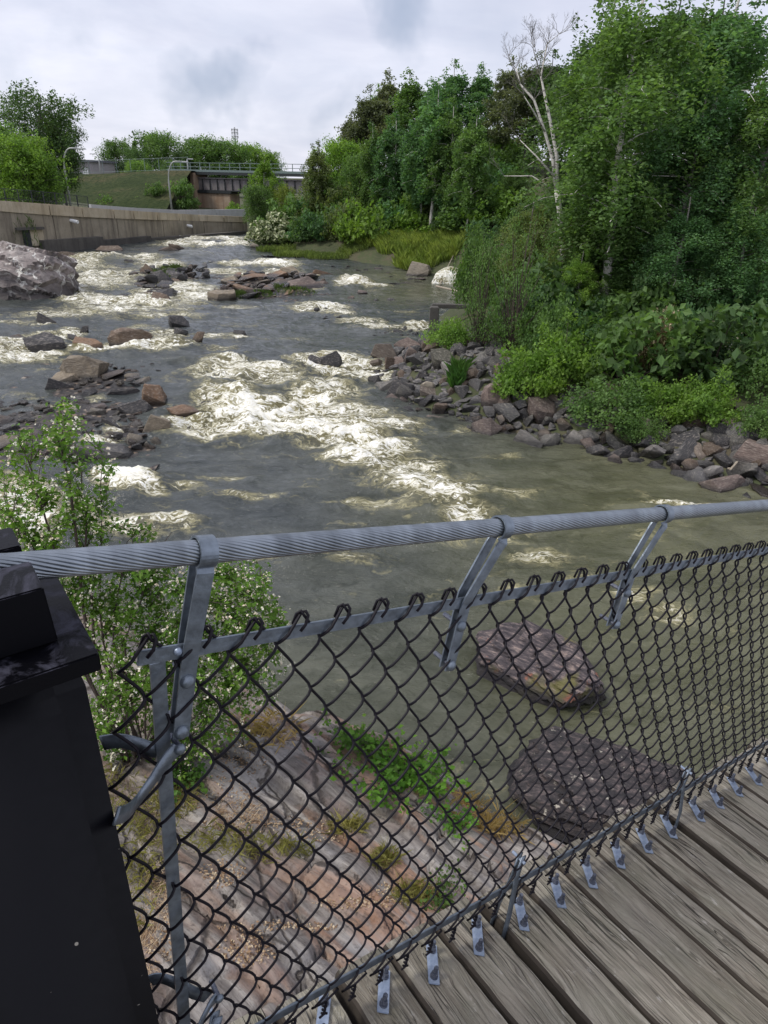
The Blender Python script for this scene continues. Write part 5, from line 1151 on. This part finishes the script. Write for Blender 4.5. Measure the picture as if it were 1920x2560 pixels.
NS_ = [('airy', 0, 1195, 870, 560, 150, 33, 'mid', 'feathery grey green shrub with many thin stems by the concrete block'), ('airy', 1, 1280, 880, 500, 200, 34, 'mid', 'tall feathery olive shrub with bare dark stems'), ('fine', 0, 1130, 870, 790, 130, 33, 'bright', 'low green shrub growing against the concrete block'),
 ('leafy', 0, 1320, 990, 840, 200, 28, 'bright', 'bright yellow green leafy shrub above the middle of the riprap'), ('leafy', 1, 1410, 950, 800, 200, 29.5, 'bright', 'taller bright green shrub right of the yellow green one'), ('fine', 2, 1360, 900, 720, 170, 32, 'mid', 'mid green shrub behind the bright leafy shrubs'),
 ('fine', 0, 1520, 1060, 935, 220, 25, 'mid', 'green shrub overhanging the reddish riprap boulder'), ('fine', 1, 1510, 930, 800, 160, 28.5, 'dark', 'dark green shrub left of the cream flowering shrub'), ('leafy', 0, 1660, 1050, 935, 190, 23.5, 'bright', 'light green shrub with pale tips below the cream flowering shrub'), ('leafy', 1, 1760, 1050, 930, 180, 22, 'bright', 'light green shrub between the grass tuft and the right edge'),
 ('fine', 2, 1900, 1090, 995, 130, 21, 'mid', 'green shrub cut by the right edge above the large reddish boulder'), ('fine', 2, 1890, 990, 830, 200, 22, 'mid', 'green shrub at the right edge above the pale rocks'), ('fine', 0, 1720, 900, 760, 170, 25.5, 'blue', 'blue green shrub left of the white flowering one'), ('leafy', 1, 1580, 860, 700, 200, 29, 'dark', 'dark leafy shrub behind the cream flowering shrub'), ('leafy', 0, 1830, 820, 640, 260, 25, 'blue', 'large blue green shrub under the right birch'), ('fine', 1, 1450, 800, 660, 200, 32, 'mid', 'green shrub right of the black and white birch trunk base'), ('airy', 0, 1560, 800, 560, 200, 31, 'plum', 'grey tinged shrub left of the big birch trunk'), ('fine', 2, 1190, 650, 590, 90, 50, 'bright', 'green bush on the grass bank by the small waterfall'), ('fine', 0, 1200, 700, 560, 150, 42, 'mid', 'green shrub behind the feathery shrubs'), ('fine', 1, 1600, 1100, 1020, 120, 22.5, 'mid', 'small green shrub among the riprap above the mossy rock')]
for k, v, px, pb, pt, w_, Y, c, l in NS_: shrub_px(k, v, px, pb, pt, w_, Y, G_[c], l)
shrub_px('fine', 0, 1625, 940, 770, 120, 26.5, (.15, .12, .06), 'tall shrub with cream and tan blossom in front of the dark undergrowth', 'flowering_shrub', ('fine', 0), fl='blossom_tan')
shrub_px('fine', 1, 1775, 930, 810, 170, 23.5, (.07, .13, .07), 'shrub with pale white flower heads under the blue green trees', 'flowering_shrub', ('fine', 1))
# undergrowth on the slope below the far trees and along the embankment: individuals sharing a look
ur = random.Random(77)
for i in range(250):
    px = ur.uniform(690, 1290); row = ur.random(); Y = 92-30*row-(px-690)*.028*row; b = at_y(px, 600, Y); z = gz(b[0], b[1])
    if inside(np.array([b[0]]), np.array([b[1]]), RIVER)[0] or seg_dist(np.array([b[0]]), np.array([b[1]]), RIVER, True)[0] < (7.5 if px > 930 else 2.5): continue
    s_ = ur.uniform(1.2, 2.7); ck = ur.choice(('mid', 'mid', 'blue', 'bright', 'dark', 'olive')); c = G_[ck]; cw_ = dict(mid='mid green', blue='blue green', bright='bright green', dark='dark green', olive='olive green')[ck]
    shrub('far', ur.randrange(3), b[0], b[1], z-.1, (s_*1.15, s_*1.15, s_*ur.uniform(.8, 1.9)), c, cw_+' bush in the undergrowth below the tall trees on the far right bank', cw_+' bushes on the far right bank')
for i in range(75):
    px = ur.uniform(1180, 2050); Y = ur.uniform(26, 62) if px > 1350 else ur.uniform(40, 66); b = at_y(px, 700, Y); z = gz(b[0], b[1])
    if inside(np.array([b[0]]), np.array([b[1]]), RIVER)[0] or seg_dist(np.array([b[0]]), np.array([b[1]]), RIVER, True)[0] < 4: continue
    s_ = ur.uniform(1.2, 2.4); ck = ur.choice(('mid', 'blue', 'dark', 'dark', 'olive')); c = G_[ck]; cw_ = dict(mid='mid green', blue='blue green', bright='bright green', dark='dark green', olive='olive green')[ck]
    shrub('far', ur.randrange(3), b[0], b[1], z-.1, (s_*1.2, s_*1.2, s_*ur.uniform(1.0, 1.6)), c, cw_+' bush in the undergrowth of the right bank wood', cw_+' bushes in the right bank wood')
for px, pb, pt, w_, Y, c, l in ((20, 630, 545, 90, 62, 'bright', 'bright bush in front of the wall at the left edge'), (-20, 700, 590, 60, 55, 'bright', 'bush cut by the left edge beside the big boulder')):
    b = at_w(px, pb); t_ = at_y(px, pt, b[1]); s_ = w_/F*b[1]/2*1.15; shrub('far', 1, b[0], b[1], 2.0, (s_, s_, max(1, t_[2]-2.0)), G_[c], l)
for px, py, wpx, c, l in ((342, 500, 40, 'bright', 'light green bush on the grass embankment'), (275, 510, 60, 'mid', 'bush at the foot of the embankment left of the light green one'), (392, 470, 50, 'mid', 'bush on the embankment left of the curved lamp'), (455, 470, 60, 'mid', 'tall bush against the bridge abutment'), (470, 505, 60, 'mid', 'bush at the foot of the bridge abutment'), (590, 520, 50, 'bright', 'bush right of the bridge pier')):
    b = at_y(px, py+20, 124); s_ = wpx/F*124/2; shrub('far', 2, b[0], b[1], b[2], (s_, s_, s_*1.4), G_[c], l)

# grass: tufts on the islets and the bank (nobody could count the blades)
def blades(pts, h, w_, seed, lean=.35):
    r = np.random.RandomState(seed); P = np.asarray(pts, float); n = len(P); az = r.uniform(0, 6.283, n); H = h*r.uniform(.5, 1.2, n); side = np.stack([np.cos(az), np.sin(az), 0*az], 1)*w_; ln = r.normal(size=(n, 2))*lean
    tip = P+np.stack([ln[:, 0]*H, ln[:, 1]*H, H], 1); mid = P+np.stack([ln[:, 0]*H*.3, ln[:, 1]*H*.3, H*.6], 1)
    V = np.stack([P-side, P+side, mid+side*.7, tip], 1).reshape(-1, 3); return V, np.arange(n*4).reshape(n, 4)
def grass_px(zones, n, h, w_, col, name, label, seed, zadd=0.0, zf=None):
    r = random.Random(seed); P = []
    for _ in range(n):
        cx, cy, rx, ry = r.choice(zones); a = r.uniform(0, 6.283); q = math.sqrt(r.random()); p = at_w(cx+rx*q*math.cos(a), cy+ry*q*math.sin(a))
        z = zf(p[0], p[1]) if zf else water_z(p[0], p[1])+zadd*(1-q*q)
        P.append((p[0], p[1], z))
    V, Fq = blades(P, h, w_, seed); o = link(name, mesh_np(name, V, Fq), M['grass']); o.color = (*col, 1); tag(o, label, 'grass', kind='stuff'); return o
grass_px([(1055, 665, 70, 16), (1010, 648, 70, 10), (1120, 660, 50, 18), (960, 638, 70, 8)], 12000, .8, .03, (.20, .26, .05), 'bank_grass', 'bright yellow green grass on the bank above the small waterfall', 1, 0, lambda x, y: max(gz(x, y), water_z(x, y)+.1))
grass_px([(740, 640, 60, 5), (820, 645, 60, 5), (900, 640, 60, 6), (690, 628, 50, 4)], 4000, .45, .03, (.15, .20, .05), 'shore_grass', 'green grass along the far right shoreline', 2, 0, lambda x, y: max(gz(x, y), water_z(x, y)+.05))
grass_px([(740, 735, 52, 6), (700, 728, 30, 5), (650, 742, 40, 4), (600, 745, 26, 3)], 1500, .28, .014, (.09, .14, .035), 'islet_grass', 'green grass tufts on the middle islet', 3, .35)
grass_px([(418, 690, 34, 12), (405, 700, 26, 8), (440, 684, 20, 6)], 1500, .5, .016, (.09, .13, .04), 'islet_grass', 'green grass tuft on the upper left islet', 4, .3)
grass_px([(1140, 1000, 18, 16)], 500, .6, .014, (.06, .13, .025), 'grass_tuft', 'green grass tuft on the riprap point', 5, 0, lambda x, y: max(gz(x, y), 0)+.1)
grass_px([(1722, 1108, 26, 12)], 1300, .5, .012, (.07, .14, .03), 'grass_tuft', 'rounded green grass tuft on the riprap below the light shrubs', 6, 0, lambda x, y: max(gz(x, y), 0)+.15)
grass_px([(90, 640, 20, 6), (60, 640, 20, 5)], 0+300, .4, .02, (.07, .11, .03), 'boulder_grass', 'small grass tufts on the huge veined boulder', 7, 3.2)

# small waterfall and driftwood
wf = MB(); a0, a1 = at_w(1092, 708), at_w(1160, 708); V = []
for i in range(25):
    s_ = i/24; x = a0[0]+(a1[0]-a0[0])*s_; y = a0[1]
    for j in range(9):
        q = j/8; V.append((x*(1-.0)+(s_-.5)*q*1.0, y+.9-1.3*q**.6+.06*math.sin(i*2.1+j), a0[2]+1.25*(1-q**1.6)*(.6+.4*math.sin(s_*3.14))))
Fq = grid_faces(25, 9); me = mesh_np('small_waterfall', np.array(V), Fq, True, {'foam': np.full(len(V), .9), 'olive': np.full(len(V), .2), 'near': np.zeros(len(V))}); link('small_waterfall', me, M['water'])['kind'] = 'structure'
def drift(pts, rad, label, z=None, name='driftwood'):
    P = [at_z(a, b, z if z is not None else 0) if z is not None else at_w(a, b)+np.array([0, 0, .1+c]) for a, b, c in pts]; o = empty(name, tuple(P[0]), label, 'driftwood')
    MB().tube([p-P[0] for p in P], [rad*(1-.5*i/len(P)) for i in range(len(P))], 6).build('branch', M['driftwood'], o, True); return o
drift([(1090, 722, .1), (1130, 735, .2), (1180, 745, .1), (1230, 765, .3)], .09, 'long pale branch lying across the calm pool')
drift([(1100, 715, 0), (1115, 695, .6), (1135, 672, 1.3)], .06, 'thin dark branch leaning on the small waterfall')
drift([(1822, 1190, .1), (1858, 1165, .55)], .05, 'short pale stick propped on the riprap'); drift([(1815, 1185, .1), (1880, 1195, .2)], .04, 'yellowish stick lying flat at the riprap edge'); drift([(1795, 1140, .5), (1805, 1110, .9)], .04, 'thin broken stick standing in the riprap')
drift([(560, 580, .2), (575, 574, .6), (600, 575, .5), (617, 574, .3)], .07, 'pale bent branch lying against the retaining wall')

# near bush with cream blossoms below the bridge end
base = at_slab(330, 1900); bush = empty('blossoming_bush', tuple(base), 'large near bush full of small cream blossoms growing beside the bridge post', 'bush'); r_ = random.Random(21); rn = np.random.RandomState(9)
def bp(px, py, Y): return at_y(px, py, Y)-base
mb = MB(); L_, Fl, stems = [], [], []
def stem(pts, r0):
    P = []
    for i in range(len(pts)-1):
        for s_ in np.linspace(0, 1, 5)[:-1]: P.append(pts[i]*(1-s_)+pts[i+1]*s_+rn.normal(size=3)*.012)
    P.append(pts[-1]); mb.tube(P, [r0*(1-.8*i/(len(P)-1)) for i in range(len(P))], 6); stems.extend([(p, i/(len(P)-1)) for i, p in enumerate(P)])
yb = float(base[1])
for tip, Yt, r0 in (((150, 1020), yb-.1, .028), ((205, 1180), yb+.1, .024), ((60, 1130), yb-.2, .022), ((255, 1130), yb+.2, .014), ((430, 1330), yb+.4, .016), ((20, 1290), yb-.3, .02), ((330, 1330), yb, .014)):
    m1 = bp(255-(255-tip[0])*.35, 1600, yb-.1); stem([np.array([rn.normal()*.1, rn.normal()*.1, -.2]), m1, bp((tip[0]*.75+240*.25), (tip[1]*.6+1480*.4), (Yt+yb)/2), bp(*tip, Yt)], r0)
for tip, Yt, r0 in (((650, 1420), yb+.5, .02), ((560, 1440), yb+.2, .018), ((700, 1560), yb+.6, .018), ((470, 1500), yb-.2, .02), ((610, 1700), yb+.3, .016), ((380, 1450), yb, .018), ((300, 1550), yb-.3, .02), ((520, 1800), yb, .014), ((260, 1750), yb-.4, .018), ((400, 1700), yb-.4, .016)):
    stem([np.array([rn.normal()*.15, rn.normal()*.1, -.2]), bp((tip[0]+340)/2, (tip[1]+1900)/2+40, yb), bp(*tip, Yt)], r0)
SP = np.array([s_[0] for s_ in stems]); ST = np.array([s_[1] for s_ in stems])
REG = [((110, 1150), (110, 90), 48, .5), ((160, 1070), (45, 60), 20, .55), ((90, 1280), (130, 70), 62, .6), ((60, 1370), (110, 60), 40, .9), ((250, 1450), (130, 70), 60, 1.), ((420, 1450), (120, 60), 55, 1), ((600, 1470), (85, 70), 55, .9), ((660, 1540), (70, 60), 30, .8), ((330, 1600), (150, 130), 120, 1), ((520, 1620), (150, 120), 130, 1), ((640, 1680), (80, 90), 45, .8), ((330, 1780), (130, 110), 80, .9), ((520, 1800), (110, 90), 60, .8), ((430, 1920), (90, 60), 25, .6), ((230, 1850), (70, 90), 30, .8), ((250, 1170), (40, 50), 8, .4), ((300, 1330), (120, 30), 14, .5), ((240, 1270), (60, 60), 26, .6)]
for (cx, cy), (rx, ry), n, dens in REG:
    for _ in range(n):
        a = r_.uniform(0, 6.283); q = r_.random()**.5; T_ = bp(cx+rx*q*math.cos(a), cy+ry*q*math.sin(a), yb+r_.gauss(.1, .38))
        dd = np.linalg.norm(SP-T_, axis=1)+.6*np.maximum(0, (SP-T_)[:, 2]+.1); i = int(np.argmin(dd)); A0 = SP[i]
        m_ = (A0+T_)/2+np.array([0, 0, .05])+rn.normal(size=3)*.03
        mb.tube([A0, m_, T_], [.006, .0045, .002], 3, cap=False)
        ln = float(np.linalg.norm(T_-A0)); nl = int(26*dens)+8
        for _k in range(nl):
            s_ = 1-r_.random()**1.3*min(.9, .45/max(ln, .1)); p = (A0*(1-s_)**2+2*m_*s_*(1-s_)+T_*s_*s_); L_.append(p+rn.normal(size=3)*.045)
        for _k in range(int(5*dens)):
            s_ = 1-r_.random()*.35; p = A0*(1-s_)+T_*s_+rn.normal(size=3)*.05+np.array([0, 0, .03])
            for _j in range(r_.randint(3, 6)): Fl.append(p+rn.normal(size=3)*.012)
mb.build('stems', M['twig'], bush, True)
V, Fq = leaves_np(np.array(L_), .058, 77, .55, .6); o = link('foliage', mesh_np('foliage', V, Fq), M['leafnear'], bush); o.color = (.115, .215, .032, 1)
V, Fq = leaves_np(np.array(Fl), .024, 78, .85, .6); link('blossoms', mesh_np('blossoms', V, Fq), M['blossom'], bush)

# leafy plants, grass and litter on the bedrock
def herb(px, py, n, spread, h, ls, col, label, seed, name='leafy_plant'):
    b = at_slab(px, py); r = np.random.RandomState(seed); o = empty(name, tuple(b), label, 'plant'); mb = MB(); L = []
    for i in range(n):
        x, y = r.normal(size=2)*spread; z = slab_z(b[0]+x*.6, b[1]+y*.6)-b[2]; H = h*r.uniform(.5, 1.1); tip = np.array([x*1.25, y*1.25, z+H]); mb.tube([(x*.6, y*.6, z-.02), (x*.9, y*.9, z+H*.6), tip], [.004, .003, .002], 3, cap=False)
        for k in range(11): s_ = r.uniform(.25, 1.05); L.append(np.array([x*.6+x*.65*s_, y*.6+y*.65*s_, z+H*s_])+r.normal(size=3)*.05)
    mb.build('stems', M['twig'], o); V, Fq = leaves_np(np.array(L), ls, seed, .75, .9); c = link('leaves', mesh_np('leaves', V, Fq), M['leafnear'], o); c.color = (*col, 1)
herb(1010, 1970, 130, .30, .36, .080, (.10, .22, .025), 'bright green bramble plant growing on the bedrock behind the fence', 5)
herb(1050, 1870, 30, .15, .5, .06, (.09, .18, .03), 'taller green plant at the water side of the bramble', 6)
herb(1130, 2060, 22, .13, .25, .06, (.10, .22, .03), 'small green plant between the bramble and the orange rock', 7)
herb(1110, 2250, 26, .13, .18, .045, (.08, .14, .03), 'small plant by the bridge deck edge', 8)
herb(900, 1880, 50, .2, .3, .07, (.10, .20, .03), 'green plant left of the bramble at the bedrock ridge', 12)
herb(470, 1960, 26, .15, .3, .06, (.08, .17, .03), 'small green plant at the foot of the blossoming bush', 9)
def scat_slab(zones, n, seed):
    r = random.Random(seed); P = []
    for _ in range(n):
        cx, cy, rx, ry = r.choice(zones); a = r.uniform(0, 6.283); q = r.random()**.6; p = at_slab_fast(cx+rx*q*math.cos(a), cy+ry*q*math.sin(a)); P.append(p)
    return np.array(P)
def at_slab_fast(px, py):
    z = 1.2
    for _ in range(5): p = at_z(px, py, z); z = .4*z+.6*slab_z(p[0], p[1])
    return (p[0], p[1], slab_z(p[0], p[1]))
P = scat_slab([(390, 2080, 60, 130), (350, 2200, 60, 140), (300, 2000, 80, 90), (440, 2000, 60, 50), (560, 2110, 110, 40), (700, 2130, 90, 30), (960, 2150, 40, 25), (1040, 2240, 60, 30), (870, 2070, 50, 20)], 3000, 31)
V, Fq = blades(P, .11, .0028, 32, .7); o = link('bank_grass_near', mesh_np('grass', V, Fq), M['grass']); o.name = 'dry_grass'; o.color = (.30, .28, .11, 1); tag(o, 'straw and green grass growing in the soil of the bedrock below the fence', 'grass', kind='stuff')
P = scat_slab([(1180, 2010, 80, 60), (1250, 2060, 60, 30), (660, 1830, 90, 50)], 700, 33)
V, Fq = blades(P, .16, .002, 34, .8); o = link('tan_grass', mesh_np('tan_grass', V, Fq), M['grass']); o.color = (.36, .26, .13, 1); tag(o, 'dry tan grass at the orange rock by the water', 'grass', kind='stuff')
P = scat_slab([(640, 2060, 140, 25), (560, 1990, 90, 50), (700, 2320, 160, 14), (620, 2380, 80, 40), (400, 2330, 60, 80), (900, 2260, 120, 14), (560, 2190, 60, 40), (1000, 2230, 80, 25), (800, 2080, 100, 30), (420, 2000, 80, 60), (600, 1900, 80, 40)], 2600, 35)
V, Fq = leaves_np(P+[0, 0, .006], .030, 36, .6, 2.5); o = link('leaf_litter', mesh_np('leaf_litter', V, Fq), M['litter']); tag(o, 'brown fallen leaves gathered in the hollows of the bedrock', 'leaf litter', kind='stuff')
P = scat_slab([(350, 2380, 50, 90), (400, 2250, 40, 80), (600, 2040, 80, 30)], 500, 37); r = np.random.RandomState(3); n = len(P)
D = r.normal(size=(n, 3)); D[:, 2] *= .15; D /= np.linalg.norm(D, axis=1)[:, None]; S2 = np.cross(D, [0, 0, 1])*.002; L2 = D*r.uniform(.05, .16, (n, 1)); P = P+[0, 0, .012]
V = np.stack([P-L2-S2, P-L2+S2, P+L2+S2, P+L2-S2], 1).reshape(-1, 3); o = link('dead_twigs', mesh_np('dead_twigs', V, np.arange(n*4).reshape(n, 4)), M['litter']); tag(o, 'dry twigs lying on the ground by the post', 'twigs', kind='stuff')
